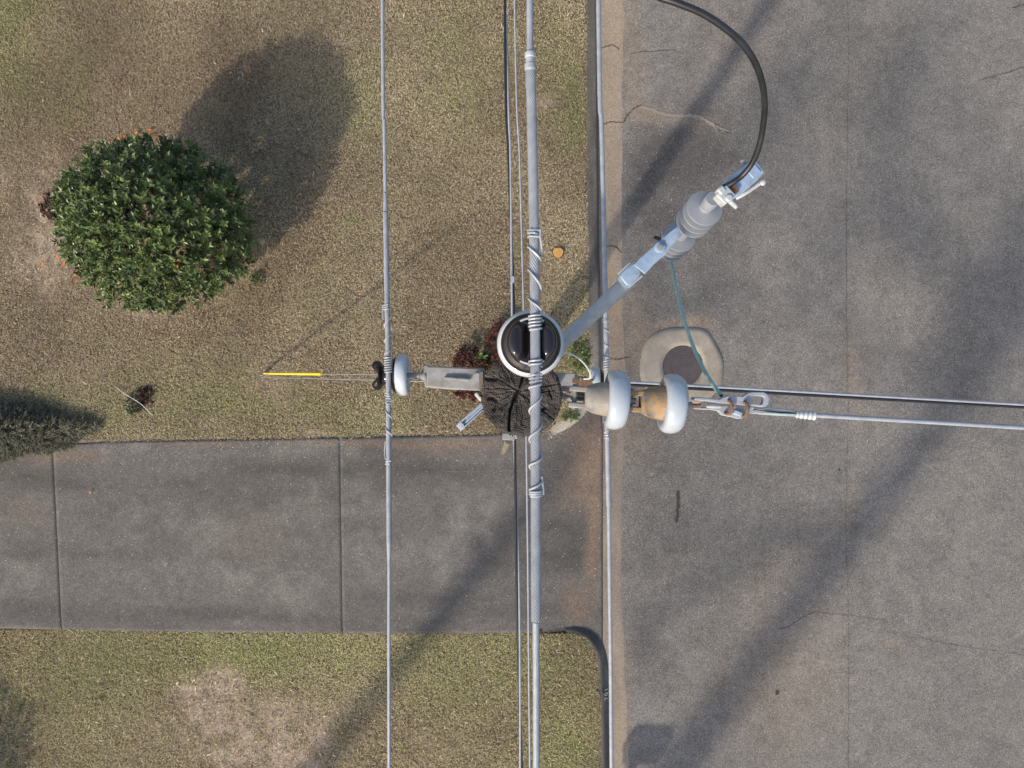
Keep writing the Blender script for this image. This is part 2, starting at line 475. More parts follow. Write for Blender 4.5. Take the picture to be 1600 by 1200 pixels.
BARE = [(300, 1130, 120, 70, .28), (500, 1150, 100, 70, .32), (360, 1090, 120, 40, .22), (410, 1160, 95, 60, .75), (330, 1090, 60, 45, .6), (470, 1190, 70, 40, .8), (250, 1180, 70, 40, .4), (650, 1190, 60, 50, .5), (30, 300, 60, 90, .55), (60, 400, 70, 60, .65), (60, 450, 50, 40, .4), (95, 330, 40, 60, .6),
        (852, 150, 16, 22, .9), (845, 155, 22, 14, .6), (400, 600, 50, 28, .7), (420, 625, 40, 14, .3), (900, 655, 50, 16, .9), (720, 480, 30, 16, .35), (220, 490, 60, 22, .5), (190, 470, 60, 22, .4), (330, 470, 40, 20, .4), (595, 575, 8, 8, .9), (380, 420, 30, 30, .4),
        (150, 1130, 60, 20, .3), (480, 690, 400, 7, .8), (780, 676, 90, 6, .8), (120, 690, 60, 8, .6), (230, 610, 30, 24, .4), (150, 600, 40, 16, .35), (560, 1100, 50, 30, .3), (880, 540, 16, 60, .25)]
def lawn_fields(X, Y):
    g = np.clip(blobs(X, Y, GREEN, 30, 50), 0, 1.1)
    b = np.clip(blobs(X, Y, BARE, 34, 70), 0, 1.1)
    n1 = fbm(X*0.9, Y*0.9, 20, 5); n2 = fbm(X*4.5, Y*4.5, 30, 4); n3 = fbm(X*2.0+7, Y*2.0, 120, 4)
    g = np.clip(g*(0.55+0.9*n2)+(n1-0.5)*0.5+(n3-0.55)*0.5, 0, 1)
    n5 = fbm(X*11+3, Y*11, 130, 3)
    b = np.clip(b*(0.15+1.1*n2+.75*(n5-.2))+(n3-0.66)*0.6, 0, 1)
    return g, b, n1, n2

C_TAN = np.array(lin(182, 167, 134, 1.1)); C_BRN = np.array(lin(124, 106, 84, 1.05)); C_GRN = np.array(lin(126, 128, 84, 1.0)); C_OLV = np.array(lin(176, 168, 122, 1.1))
C_BARE = np.array(lin(172, 153, 132)); C_SOIL = np.array(lin(132, 114, 92))
def mixa(a, b, t): return a*(1-t[..., None])+b*t[..., None]
def lawn_soil_col(X, Y):
    g, b, n1, n2 = lawn_fields(X, Y)
    c = mixa(np.broadcast_to(C_SOIL*0.85, X.shape+(3,)), np.broadcast_to(C_GRN*0.6, X.shape+(3,)), g*0.7)
    c = mixa(c, np.broadcast_to(C_BARE, X.shape+(3,)), np.clip(b*1.1, 0, 1))
    return c*(0.75+0.5*n2)[..., None]
def lawn_z(X, Y):
    px = X/G+800
    n = (Y > ytop(X)-0.09); s_ = (Y < ybot(X)+0.09)
    l = on_lawn(X, Y) | ((n | s_) & (px < 850))
    return np.where(l, -0.014+0.02*(fbm(X*2, Y*2, 90)-0.5), -0.16)

lawn = grid('lawn', edges(-9.6, 1.62, 0.045, -120, 2.0), edges(-7.6, 7.6, 0.045, -150, 150), lawn_z, lawn_soil_col, M['soil'])
tag(lawn, 'dormant brown and green front lawn', kind='structure')
far = MB(); far.add([(-400, -400, -0.3), (400, -400, -0.3), (400, 400, -0.3), (-400, 400, -0.3)], [(0, 1, 2, 3)])
M['far'] = surf('far_ground', [(0.3, (0.10, 0.085, 0.055)), (0.7, (0.15, 0.13, 0.085))], 0.6, 0.95)
tag(far.build('far_ground', M['far']), kind='structure')

# road
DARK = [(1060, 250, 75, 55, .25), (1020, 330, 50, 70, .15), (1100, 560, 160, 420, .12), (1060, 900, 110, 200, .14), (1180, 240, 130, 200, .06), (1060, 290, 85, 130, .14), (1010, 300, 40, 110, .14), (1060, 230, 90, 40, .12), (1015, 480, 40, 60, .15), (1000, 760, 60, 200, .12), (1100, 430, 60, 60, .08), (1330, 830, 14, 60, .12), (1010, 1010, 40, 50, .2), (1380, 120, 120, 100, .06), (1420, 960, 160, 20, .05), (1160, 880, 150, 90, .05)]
RTAN = [(985, 60, 22, 120, .5), (1065, 180, 60, 10, .35), (1070, 512, 55, 9, .8), (1000, 590, 30, 130, .35), (985, 520, 30, 60, .4), (960, 640, 25, 90, .4), (970, 1120, 22, 110, .6), (960, 1000, 14, 60, .3), (1335, 590, 14, 60, .35), (1335, 780, 16, 40, .4), (1240, 1000, 100, 180, .18), (1190, 1090, 120, 90, .14), (1130, 60, 80, 60, .14), (1340, 400, 60, 300, .07), (1010, 170, 30, 16, .4), (1400, 1010, 24, 10, .3)]
C_ASP = np.array(lin(130, 125, 118)); C_ADK = np.array(lin(95, 91, 87)); C_ATN = np.array(lin(156, 138, 116))
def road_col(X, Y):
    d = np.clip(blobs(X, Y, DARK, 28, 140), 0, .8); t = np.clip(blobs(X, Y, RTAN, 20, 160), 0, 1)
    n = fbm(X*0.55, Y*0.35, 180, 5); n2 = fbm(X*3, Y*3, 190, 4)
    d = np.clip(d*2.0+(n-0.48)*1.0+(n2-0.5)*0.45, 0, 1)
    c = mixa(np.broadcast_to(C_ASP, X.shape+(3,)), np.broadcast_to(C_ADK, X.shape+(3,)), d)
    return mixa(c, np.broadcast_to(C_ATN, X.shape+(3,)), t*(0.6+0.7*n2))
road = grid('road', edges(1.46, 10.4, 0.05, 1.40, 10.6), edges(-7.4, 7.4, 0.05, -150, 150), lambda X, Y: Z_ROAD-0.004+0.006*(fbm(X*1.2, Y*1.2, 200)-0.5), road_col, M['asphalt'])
tag(road, 'grey worn asphalt street', kind='structure')

# gutter: stained concrete strip between kerb and asphalt
C_GUT = np.array(lin(168, 152, 132)); C_GDK = np.array(lin(120, 112, 102)); C_GRD = np.array(lin(152, 132, 110))
GDK = [(955, 760, 30, 140, .6), (960, 940, 30, 70, .5), (950, 700, 14, 40, .3), (960, 360, 18, 60, .25)]
GRD = [(955, 500, 30, 90, .6), (958, 70, 24, 120, .25), (955, 1120, 26, 90, .3), (950, 250, 20, 60, .3), (948, 660, 16, 60, .5)]
gys = np.concatenate([np.linspace(-60, -7.5, 12), np.arange(-7.4, 7.41, 0.06), np.linspace(7.5, 60, 12)])
def gutter_left(py): return np.interp(py, [-900, 0, 300, 560, 620, 680, 960, 1010, 1060, 1200, 2200], [929, 929, 930, 934, 938, 941, 941, 941, 944, 948, 955])
gV = []; nxg = 12
for y in gys:
    py = 600-y/G
    xl = gx(gutter_left(py)-4); xr = gx(np.interp(py, [-900, 0, 200, 450, 600, 900, 1200, 2200], [978, 977, 974, 975, 980, 972, 984, 984]))+0.05*(fbm(np.array([3.0]), np.array([y*2.5]), 210, 4)[0]-0.5)
    for k in range(nxg):
        t = k/(nxg-1); gV.append((xl+(xr-xl)*t, y, Z_ROAD+0.004+0.01*t*(1-t)*-1+ (0.0 if k < nxg-1 else -0.01)))
gV = np.array(gV); idx = np.arange(len(gV)).reshape(len(gys), nxg)
gq = np.stack([idx[:-1, :-1], idx[:-1, 1:], idx[1:, 1:], idx[1:, :-1]], -1).reshape(-1, 4)
gX, gY = gV[:, 0], gV[:, 1]
gc = mixa(np.broadcast_to(C_GUT, (len(gV), 3)), np.broadcast_to(C_GDK, (len(gV), 3)), np.clip(blobs(gX, gY, GDK, 14, 220)*1.2+(fbm(gX*3, gY*1.2, 230)-0.5)*0.9, 0, 1))
gc = mixa(gc, np.broadcast_to(C_GRD, (len(gV), 3)), np.clip(blobs(gX, gY, GRD, 14, 240), 0, 1))
gutter = raw_mesh('gutter', gV, gq, M['gutter'], gc, smooth=True)
tag(gutter, 'tan clay-stained concrete gutter along the kerb', kind='structure')

# kerbs, swept profile: back edge path, offset towards the road
def kerb(name, pts, w_top, w_face, label, pale=None, taper=(0, 0)):
    p = smooth_path([(gx(a), gy(b), 0) for a, b in pts], 10)
    t = np.gradient(p, axis=0); t /= np.linalg.norm(t, axis=1)[:, None]
    nrm = np.stack([-t[:, 1], t[:, 0], 0*t[:, 0]], 1)
    if nrm[len(nrm)//2][0] < 0: nrm = -nrm
    # path length fraction for the dropped ends
    L = np.concatenate([[0], np.cumsum(np.linalg.norm(np.diff(p, axis=0), axis=1))])
    drop = np.ones(len(p))
    if taper[0]: drop *= sstep(0, taper[0], L)
    if taper[1]: drop *= sstep(0, taper[1], L[-1]-L)
    prof = [(-0.02, -0.16), (-0.015, 0.0), (0.01, 0.016), (w_top*0.5, 0.020), (w_top, 0.014), (w_top+0.02, 0.0), (w_top+w_face*0.7, Z_ROAD*0.6), (w_top+w_face, Z_ROAD+0.004), (w_top+w_face+0.01, Z_ROAD-0.02)]
    V = []; 
    for i in range(len(p)):
        for a, z in prof:
            zz = z if z <= Z_ROAD+0.005 else (Z_ROAD+0.012)+(z-Z_ROAD-0.012)*(0.6+0.4*drop[i])
            V.append(p[i]+nrm[i]*a*(1 if name == 'kerb' and not taper[0] else 0.55+0.45*drop[i])+np.array([0, 0, zz]))
    V = np.array(V); k = len(prof); idx = np.arange(len(V)).reshape(len(p), k)
    q = np.stack([idx[:-1, :-1], idx[:-1, 1:], idx[1:, 1:], idx[1:, :-1]], -1).reshape(-1, 4)
    X, Y = V[:, 0], V[:, 1]
    c = mixa(np.broadcast_to(np.array(lin(88, 85, 79)), (len(V), 3)), np.broadcast_to(np.array(lin(128, 119, 108)), (len(V), 3)), sstep(0.42, 0.85, fbm(X*9, Y*1.4, 250)))
    if pale: c = mixa(c, np.broadcast_to(np.array(lin(176, 166, 150)), (len(V), 3)), np.clip(blobs(X, Y, pale, 4, 260), 0, 1))
    o = raw_mesh(name, V, q, M['gutter'], c, smooth=True)
    return tag(o, label, kind='structure')
kerb_n = kerb('kerb', KN, 0.13, 0.06, 'weathered kerb beside the upper lawn, curving into the drive', pale=[(885, 658, 45, 30, 1.3), (915, 632, 26, 30, 1.1), (930, 560, 18, 50, .5)], taper=(0, 1.0))
kerb_s = kerb('kerb', KS, 0.05, 0.12, 'kerb beside the lower lawn with a worn painted number', taper=(0.6, 0))

# house number stencilled on the kerb
fc = bpy.data.curves.new('house_number', 'FONT'); fc.body = '701'; fc.size = 0.11; fc.space_character = 1.3; fc.extrude = 0.0015; fc.offset = 0.0012
fo = bpy.data.objects.new('house_number', fc); COL.objects.link(fo)
fo.location = (gx(949.6)+.006, gy(1095), -0.042)
fo.rotation_euler = (Matrix.Rotation(math.radians(43), 3, 'Y') @ Matrix.Rotation(math.radians(90), 3, 'Z')).to_euler()
fc.materials.append(M['paint'])
fo.parent = kerb_s

# driveway slabs
drive = bpy.data.objects.new('driveway', None); COL.objects.link(drive); tag(drive, 'grey concrete driveway of jointed slabs', kind='structure')
C_DRV = np.array(lin(112, 107, 100)); C_DDK = np.array(lin(84, 80, 75)); C_DLT = np.array(lin(150, 144, 133)); C_DRD = np.array(lin(142, 120, 100))
DD = [(250, 760, 120, 20, .35), (180, 870, 140, 16, .3), (420, 885, 120, 14, .3), (330, 965, 200, 14, .3), (640, 940, 90, 30, .3), (120, 745, 90, 40, .4), (40, 840, 50, 30, .35), (700, 740, 160, 60, .25), (900, 880, 40, 80, .35), (820, 720, 50, 40, .3), (620, 740, 90, 50, .25), (30, 740, 50, 40, .3)]
DL = [(270, 820, 90, 40, .3), (330, 900, 120, 30, .3), (460, 930, 60, 40, .25), (700, 850, 60, 60, .25), (740, 800, 40, 50, .45), (460, 790, 60, 30, .25), (400, 850, 60, 30, .18), (420, 705, 120, 14, .35), (200, 700, 40, 10, .45), (375, 979, 7, 4, 1.0), (560, 800, 60, 80, .15), (640, 880, 80, 80, .15), (30, 900, 30, 40, .3)]
DR = [(925, 700, 30, 50, .8), (900, 760, 40, 40, .55), (935, 830, 14, 100, .7), (905, 950, 22, 30, .6), (480, 690, 420, 5, .45), (100, 715, 60, 10, .6), (400, 840, 50, 30, .14), (40, 800, 40, 20, .2), (880, 670, 30, 12, .4), (690, 690, 100, 16, .3)]
def drive_col(X, Y):
    f = lambda c: np.broadcast_to(c, X.shape+(3,))
    n = fbm(X*0.5, Y*2.2, 270, 5); n2 = fbm(X*3.5, Y*3.5, 280, 4)
    c = mixa(f(C_DRV), f(C_DDK), np.clip(blobs(X, Y, DD, 25, 290)+(n-0.46)*2.2, 0, 1))
    c = mixa(c, f(C_DLT), np.clip(blobs(X, Y, DL, 18, 300)*(0.3+1.2*n2)+(n2-0.62)*0.6, 0, 1))
    return mixa(c, f(C_DRD), np.clip(blobs(X, Y, DR, 16, 310)*(0.4+1.0*n2), 0, 1))
def joint_x(k, y):   # slightly skewed joints
    J = [(-1500, -1480), (-380, -360), (82, 97), (531.5, 535.5), (2000, 2000)]
    a, b = J[k]; t = (600-y/G-690)/300
    return gx(a+(b-a)*t)
def slab(k):
    n_u = 90 if k in (1, 2) else (40 if k == 0 else 96); n_v = 66
    V = []
    for j in range(n_v):
        v = j/(n_v-1)
        for i in range(n_u):
            u = i/(n_u-1)
            if k < 3:
                xa = joint_x(k, 0) if False else None
                x0 = gx([-1500, -380, 82, 531.5][k]); x1 = gx([-380, 82, 531.5][k])
                xm = x0+(x1-x0)*u
                yb, yt = ybot(np.array(xm)), ytop(np.array(xm)); y = yb+(yt-yb)*v
                xl, xr = joint_x(k, y)+0.0042, joint_x(k+1, y)-0.0042
                x = xl+(xr-xl)*u
                yb, yt = ybot(np.array(x)), ytop(np.array(x)); y = yb+(yt-yb)*v
            else:
                xl = joint_x(3, gy(990+(680-990)*v))+0.0042
                # right edge follows the mouth of the drive
                py_r = 1012+(598-1012)*v
                xr = gx(gutter_left(py_r))+0.02
                x = xl+(xr-xl)*u
                px = x/G+800
                top = np.interp(px, [531, 760, 865, 885, 903, 915, 921, 940], [684, 679, 672, 655, 637, 616, 596, 592])
                bot = np.interp(px, [531, 640, 888, 902, 920, 931, 940], [990, 990, 989, 992, 1002, 1016, 1022])
                y = gy(bot+(top-bot)*v)
            px = x/G+800
            z = 0.004+(Z_ROAD+0.006)*sstep(800, 940, px)+(0.0)
            edge = min(u, 1-u)*4.6 if k < 3 else u*4
            z -= 0.002*(1-min(1, edge/0.02)) if edge < 0.02 else 0
            V.append((x, y, z))
    V = np.array(V); idx = np.arange(n_u*n_v).reshape(n_v, n_u)
    q = np.stack([idx[:-1, :-1], idx[:-1, 1:], idx[1:, 1:], idx[1:, :-1]], -1).reshape(-1, 4)
    # skirt so that each slab has thickness
    rim = np.concatenate([idx[0], idx[1:, -1], idx[-1, -2::-1], idx[-2:0:-1, 0]])
    low = V[rim]-np.array([0, 0, 0.08]); b0 = len(V); m = len(rim)
    sk = np.array([(rim[i], b0+i, b0+(i+1) % m, rim[(i+1) % m]) for i in range(m)])
    VV = np.vstack([V, low]); X, Y = VV[:, 0], VV[:, 1]
    return raw_mesh('concrete_slab', VV, np.vstack([q, sk]), M['concrete'], drive_col(X, Y), drive, smooth=True)
for k in range(4): slab(k)
jb = MB(); jb.box((gx(-100), gy(835), -0.030), ((1, 0, 0), (0, 1, 0), (0, 0, 1)), (8.8, 1.52, 0.03))
M['joint'] = surf('mossy_joint', [(0.35, (0.07, 0.062, 0.05)), (0.5, (0.13, 0.13, 0.085)), (0.65, (0.19, 0.18, 0.14))], 4, 0.95)
jb.build('joint_filler', M['joint'], drive)

# cracks in gutter, asphalt and drive: narrow strips with ragged edges
def crack(name, pts, w, mat, parent, z=Z_ROAD+0.003, rag=0.5):
    p = smooth_path([(gx(a), gy(b), 0) for a, b in pts], 8)
    p[:, :2] += (rng.random((len(p), 2))-0.5)*0.02
    t = np.gradient(p, axis=0); t /= np.linalg.norm(t, axis=1)[:, None]+1e-9
    nrm = np.stack([-t[:, 1], t[:, 0]], 1)
    ww = w*(1-rag+rag*2*rng.random(len(p))); ww[0] *= 0.2; ww[-1] *= 0.2
    V = []
    for i in range(len(p)):
        for s in (-0.5, 0.5): V.append((p[i, 0]+nrm[i, 0]*ww[i]*s, p[i, 1]+nrm[i, 1]*ww[i]*s, z))
    idx = np.arange(len(V)).reshape(-1, 2)
    q = np.stack([idx[:-1, 0], idx[:-1, 1], idx[1:, 1], idx[1:, 0]], -1)
    return raw_mesh(name, np.array(V), q, mat, None, parent)
for pts in ([(935, 72), (950, 68), (960, 66), (970, 74)], [(938, 184), (944, 190), (958, 187), (976, 188)], [(944, 386), (956, 382), (966, 386), (973, 393)], [(948, 559), (965, 561), (985, 557)]):
    crack('crack', pts, 0.011, M['crack'], gutter, Z_ROAD+0.0095)
for pts, w in (([(976, 188), (982, 176), (992, 166), (1004, 160)], .014), ([(985, 80), (1005, 76), (1030, 75), (1060, 73)], .007), ([(1120, 194), (1130, 200), (1142, 204)], .012),
               ([(1329, -40), (1330, 150), (1327, 330), (1328, 520), (1330, 640), (1327, 820), (1331, 1000), (1329, 1240)], .0042), ([(1280, 958), (1262, 966), (1250, 974), (1232, 984), (1218, 987)], .0065), ([(1280, 958), (1300, 962), (1340, 966), (1400, 975)], .0035),
               ([(1440, 1000), (1500, 1012), (1560, 1020), (1640, 1032)], .004), ([(1540, 120), (1570, 112), (1610, 100)], .009), ([(1380, 985), (1420, 1000), (1440, 1000)], .004), ([(1588, 8), (1610, 0)], .012)):
    crack('crack', pts, w, M['crack'], road, Z_ROAD+0.0035)
crack('crack', [(1000, 163), (1018, 166), (1034, 173), (1055, 177), (1078, 177), (1098, 180), (1114, 190), (1128, 198), (1142, 202)], 0.045, M['sand'], road, Z_ROAD+0.0032)
crack('crack', [(1061, 768), (1062, 790), (1060, 820)], 0.05, M['crack'], road, Z_ROAD+0.0034, 0.3)
crack('groove', [(690, 736), (740, 737), (820, 735), (905, 733)], 0.004, M['sand'], drive, 0.0075, 0.9)
for (cx_, cy_, r_) in ((1218, 1087, .036), (1316, 735, .02)):
    sb = MB(); n_ = 11
    ring = [(gx(cx_)+r_*math.cos(2*math.pi*i/n_)*random.uniform(.75, 1.2), gy(cy_)+r_*math.sin(2*math.pi*i/n_)*random.uniform(.75, 1.2), Z_ROAD+0.0042) for i in range(n_)]
    sb.add(ring, [tuple(range(n_))]); sb.build('tar_spot', M['crack'], road)

# opposite kerb and verge beyond the frame
ok = MB(); ok.box((10.68, 0, -0.045), ((1, 0, 0), (0, 1, 0), (0, 0, 1)), (0.08, 150, 0.06)); tag(ok.build('far_kerb', M['galv_dull']), kind='structure')
vg = MB(); vg.add([(10.75, -150, -0.012), (120, -150, -0.012), (120, 150, -0.012), (10.75, 150, -0.012)], [(0, 1, 2, 3)]); tag(vg.build('far_verge', M['far']), kind='structure')

# manhole
mh = thing('manhole', 'round dark iron manhole cover set in a pale concrete collar in the street', 'manhole', (gx(1069), gy(572), Z_ROAD))
n_ = 64; zc = Z_ROAD+0.012
ang = np.linspace(0, 2*np.pi, n_, endpoint=False)
outl = [(1006, 545), (1014, 530), (1028, 519), (1048, 512), (1072, 511), (1098, 512), (1110, 518), (1118, 530), (1127, 546), (1133, 562), (1134, 578), (1131, 596), (1124, 610), (1112, 622), (1095, 630), (1070, 634), (1045, 631), (1024, 622), (1010, 606), (1002, 588), (1002, 566)]
op = smooth_path([(gx(a), gy(b), 0) for a, b in outl+outl[:1]], 4)[:-1]
lc = np.array([gx(1069.5), gy(571)]); lr = 31*G
n_ = len(op); V = []; 
angs = np.arctan2(op[:, 1]-lc[1], op[:, 0]-lc[0])
for i in range(n_):
    r_in = lr+0.008
    a = angs[i]
    for t in (1.0, 0.75, 0.5, 0.25, 0.0):
        xo, yo = op[i, 0], op[i, 1]; xi, yi = lc[0]+r_in*math.cos(a), lc[1]+r_in*math.sin(a)
        V.append((xi+(xo-xi)*t, yi+(yo-yi)*t, zc-0.006*t))
    V.append((lc[0]+r_in*math.cos(a), lc[1]+r_in*math.sin(a), zc-0.03))
V = np.array(V); k = 6
for i in range(n_):
    pass
low = V[0::k].copy(); low[:, 2] = Z_ROAD-0.03
idx = np.arange(n_*k).reshape(n_, k); nx_ = np.roll(idx, -1, 0)
q = np.stack([idx[:, :-1], nx_[:, :-1], nx_[:, 1:], idx[:, 1:]], -1).reshape(-1, 4)
b0 = len(V); sk = np.array([(idx[i, 0], b0+i, b0+(i+1) % n_, idx[(i+1) % n_, 0]) for i in range(n_)])
VV = np.vstack([V, low]); X, Y = VV[:, 0], VV[:, 1]
cc = mixa(np.broadcast_to(np.array(lin(174, 163, 146)), (len(VV), 3)), np.broadcast_to(np.array(lin(146, 136, 120)), (len(VV), 3)), np.clip((fbm(X*6, Y*6, 320)-0.3)*1.8, 0, 1))
M['collar'] = col_mat('collar_concrete', 0.9, 0.2, speck=0.1, speck_scale=120, bstr=0.2, bscale=160, fine=0.12, fine_scale=18)
raw_mesh('collar', VV, np.vstack([q, sk]), M['collar'], cc, mh, smooth=True)
lid = MB()
lid.lathe([(0.0, 0.0), (lr*0.55, 0.0), (lr*0.56, -0.003), (lr*0.60, -0.003), (lr*0.61, 0.0), (lr*0.94, 0.0), (lr*0.95, 0.003), (lr*0.995, 0.002), (lr, -0.03)][::-1], (lc[0], lc[1], zc-0.004), (0, 0, 1), 56)
cv = lid.build('cover', M['iron'], mh)
ph = MB(); ph.box((lc[0]+0.06, lc[1]-0.05, zc-0.001), ((0.6, 0.8, 0), (-0.8, 0.6, 0), (0, 0, 1)), (0.05, 0.006, 0.004)); ph.build('pick_slot', M['rust'], cv)

# ---------------------------------------------------------------- grass
def blades(name, N, x0, x1, y0, y1, lmin, lmax, w, colfn, keep, lie=0.5, label=None, z0=0.0):
    X = rng.uniform(x0, x1, N*2); Y = rng.uniform(y0, y1, N*2)
    k = keep(X, Y); X, Y = X[k][:N], Y[k][:N]; n = len(X)
    C = colfn(X, Y)
    az = rng.uniform(0, 2*np.pi, n)
    L = rng.uniform(lmin, lmax, n); til = rng.uniform(0.05, 1.0, n)**lie
    rise = L*np.sin(til*0.9)*0.55; run = L*np.cos(til*0.9)
    dx, dy = np.cos(az), np.sin(az)
    ww = w*rng.uniform(0.6, 1.3, n)/2
    Z = z0+0.02*(fbm(X*2, Y*2, 90)-0.5)
    A = np.stack([X-dy*ww, Y+dx*ww, Z], 1); B = np.stack([X+dy*ww, Y-dx*ww, Z], 1)
    mx, my, mz = X+dx*run*0.55, Y+dy*run*0.55, Z+rise
    C1 = np.stack([mx+dy*ww*.8, my-dx*ww*.8, mz], 1); D1 = np.stack([mx-dy*ww*.8, my+dx*ww*.8, mz], 1)
    T = np.stack([X+dx*run, Y+dy*run, Z+rise*0.7+0.002], 1)
    V = np.stack([A, B, C1, D1, T], 1).reshape(-1, 3)
    i = np.arange(n)*5
    F = np.concatenate([np.stack([i, i+1, i+2], 1), np.stack([i, i+2, i+3], 1), np.stack([i+3, i+2, i+4], 1)])
    CC = np.repeat(C, 5, 0)
    o = raw_mesh(name, V, F, M['blade'], CC)
    return tag(o, label, 'grass', kind='stuff')

def grass_col(X, Y):
    g, b, n1, n2 = lawn_fields(X, Y)
    n = len(X); r = rng.random(n); v = rng.uniform(0.68, 1.28, n)
    tan = C_TAN*0.9*np.ones((n, 1)); c = tan
    br = r < 0.24+0.22*(n1 < 0.45); c = np.where(br[:, None], C_BRN, c)
    pale = r > 0.90; c = np.where(pale[:, None], np.array(lin(212, 198, 168)), c)
    gg = rng.random(n) < g*0.95
    gc_ = np.where((rng.random(n) < 0.5)[:, None], C_GRN, C_OLV)*0.95
    c = np.where(gg[:, None], gc_, c)
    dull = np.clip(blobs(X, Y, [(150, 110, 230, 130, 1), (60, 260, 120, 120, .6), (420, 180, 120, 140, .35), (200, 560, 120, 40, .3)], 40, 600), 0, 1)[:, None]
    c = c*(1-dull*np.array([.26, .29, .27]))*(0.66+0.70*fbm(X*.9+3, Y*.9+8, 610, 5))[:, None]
    south = (Y < gy(985)).astype(float)[:, None]
    c = c*(1+south*np.array([0.0, 0.04, -0.1]))
    return c*v[:, None]
def keep_grass(X, Y):
    ins = on_lawn(X, Y)
    e = 0.03*(rng.random(len(X)))
    g, b, n1, n2 = lawn_fields(X, Y)
    return ins & (rng.random(len(X)) > np.clip(b*1.0, 0, 0.82)) & (Y > -6.6) & (Y < 6.6)
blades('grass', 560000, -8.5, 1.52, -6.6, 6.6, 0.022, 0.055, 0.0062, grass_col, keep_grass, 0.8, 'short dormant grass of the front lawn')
def straw_col(X, Y):
    n = len(X); c = np.where((rng.random(n) < .55)[:, None], np.array(lin(206, 190, 160)), np.array(lin(120, 98, 76)))
    return c*rng.uniform(.6, 1.25, n)[:, None]
def keep_straw(X, Y):
    ins = on_lawn(X, Y); g, b, n1, n2 = lawn_fields(X, Y)
    p = 0.08+1.1*b+0.35*(Y < gy(985))
    return ins & (rng.random(len(X)) < p*0.5)
blades('dry_straw', 9000, -8.5, 1.4, -6.5, 6.5, 0.03, 0.10, 0.015, straw_col, keep_straw, 1.5, 'pale dry straw and clippings on the lawn', 0.012)

# pale pebbles on drive flare, gutter and drive edge
def pebbles():
    pts = []
    path = smooth_path([(gx(a), gy(b), 0) for a, b in [(858, 676), (880, 668), (900, 655), (915, 640), (925, 622)]], 10)
    for _ in range(420):
        p = path[rng.integers(len(path))]; pts.append((p[0]+rng.normal(0, .05), p[1]+rng.normal(0, .05), -0.03, rng.uniform(.006, .016)))
    for _ in range(500):
        x = gx(rng.uniform(160, 560)); pts.append((x, float(ytop(np.array(x)))-abs(rng.normal(0, .14)), 0.006, rng.uniform(.004, .009)))
    for _ in range(130):
        x = gx(rng.uniform(0, 860)); pts.append((x, gy(rng.uniform(700, 985)), 0.006, rng.uniform(.004, .008)))
    for _ in range(260):
        y = rng.uniform(-6, 6); py = 600-y/G; pts.append((gx(float(gutter_left(py))+abs(rng.normal(3, 6))), y, -0.0, rng.uniform(.004, .011)))
    V = []; Fs = []; C = []
    oct_ = np.array([(1, 0, 0), (0, 1, 0), (-1, 0, 0), (0, -1, 0), (0, 0, 1), (0, 0, -1)], float)
    tri = np.array([(0, 1, 4), (1, 2, 4), (2, 3, 4), (3, 0, 4), (1, 0, 5), (2, 1, 5), (3, 2, 5), (0, 3, 5)])
    for (x, y, z, r) in pts:
        px = x/G+800
        zz = z if px < 800 else 0.006+(Z_ROAD)*float(sstep(800, 940, np.array(px)))
        s = oct_*r*rng.uniform(.6, 1.3, (6, 3)); s[:, 2] *= .6
        a = rng.uniform(0, 6.3); R = np.array([[math.cos(a), -math.sin(a), 0], [math.sin(a), math.cos(a), 0], [0, 0, 1]])
        Fs.append(tri+len(V)*6); V.append(s@R.T+np.array([x, y, zz]))
        k = np.array(lin(196, 188, 174))*rng.uniform(.55, 1.2); C.append(np.repeat(k[None], 6, 0))
    o = raw_mesh('gravel', np.vstack(V), np.vstack(Fs), M['stump'], np.vstack(C))
    tag(o, 'pale loose gravel at the drive edge and kerb flare', 'gravel', kind='stuff')
pebbles()

# ---------------------------------------------------------------- vegetation
def leaf_arrays(pos, ax, nrm, L, W, C, fold=0.25):
    """kite leaves, four triangles each"""
    n = len(pos)
    ax = ax/np.linalg.norm(ax, axis=1)[:, None]
    sd = np.cross(nrm, ax); sd /= np.linalg.norm(sd, axis=1)[:, None]+1e-9
    nn = np.cross(ax, sd)
    L = np.broadcast_to(L, (n,))[:, None]; W = np.broadcast_to(W, (n,))[:, None]
    b = pos; t = pos+ax*L-nn*L*0.12
    mid = pos+ax*L*0.45
    l = mid+sd*W/2+nn*W*fold; r = mid-sd*W/2+nn*W*fold
    V = np.stack([b, l, t, r, mid], 1).reshape(-1, 3)
    i = np.arange(n)*5
    Fc = np.concatenate([np.stack([i, i+4, i+1], 1), np.stack([i+1, i+4, i+2], 1), np.stack([i, i+3, i+4], 1), np.stack([i+4, i+3, i+2], 1)])
    return V, Fc, np.repeat(C, 5, 0)

def rand_dirs(n, up=-1.0):
    d = rng.normal(size=(n*3, 3)); d /= np.linalg.norm(d, axis=1)[:, None]
    return d[d[:, 2] > up][:n]

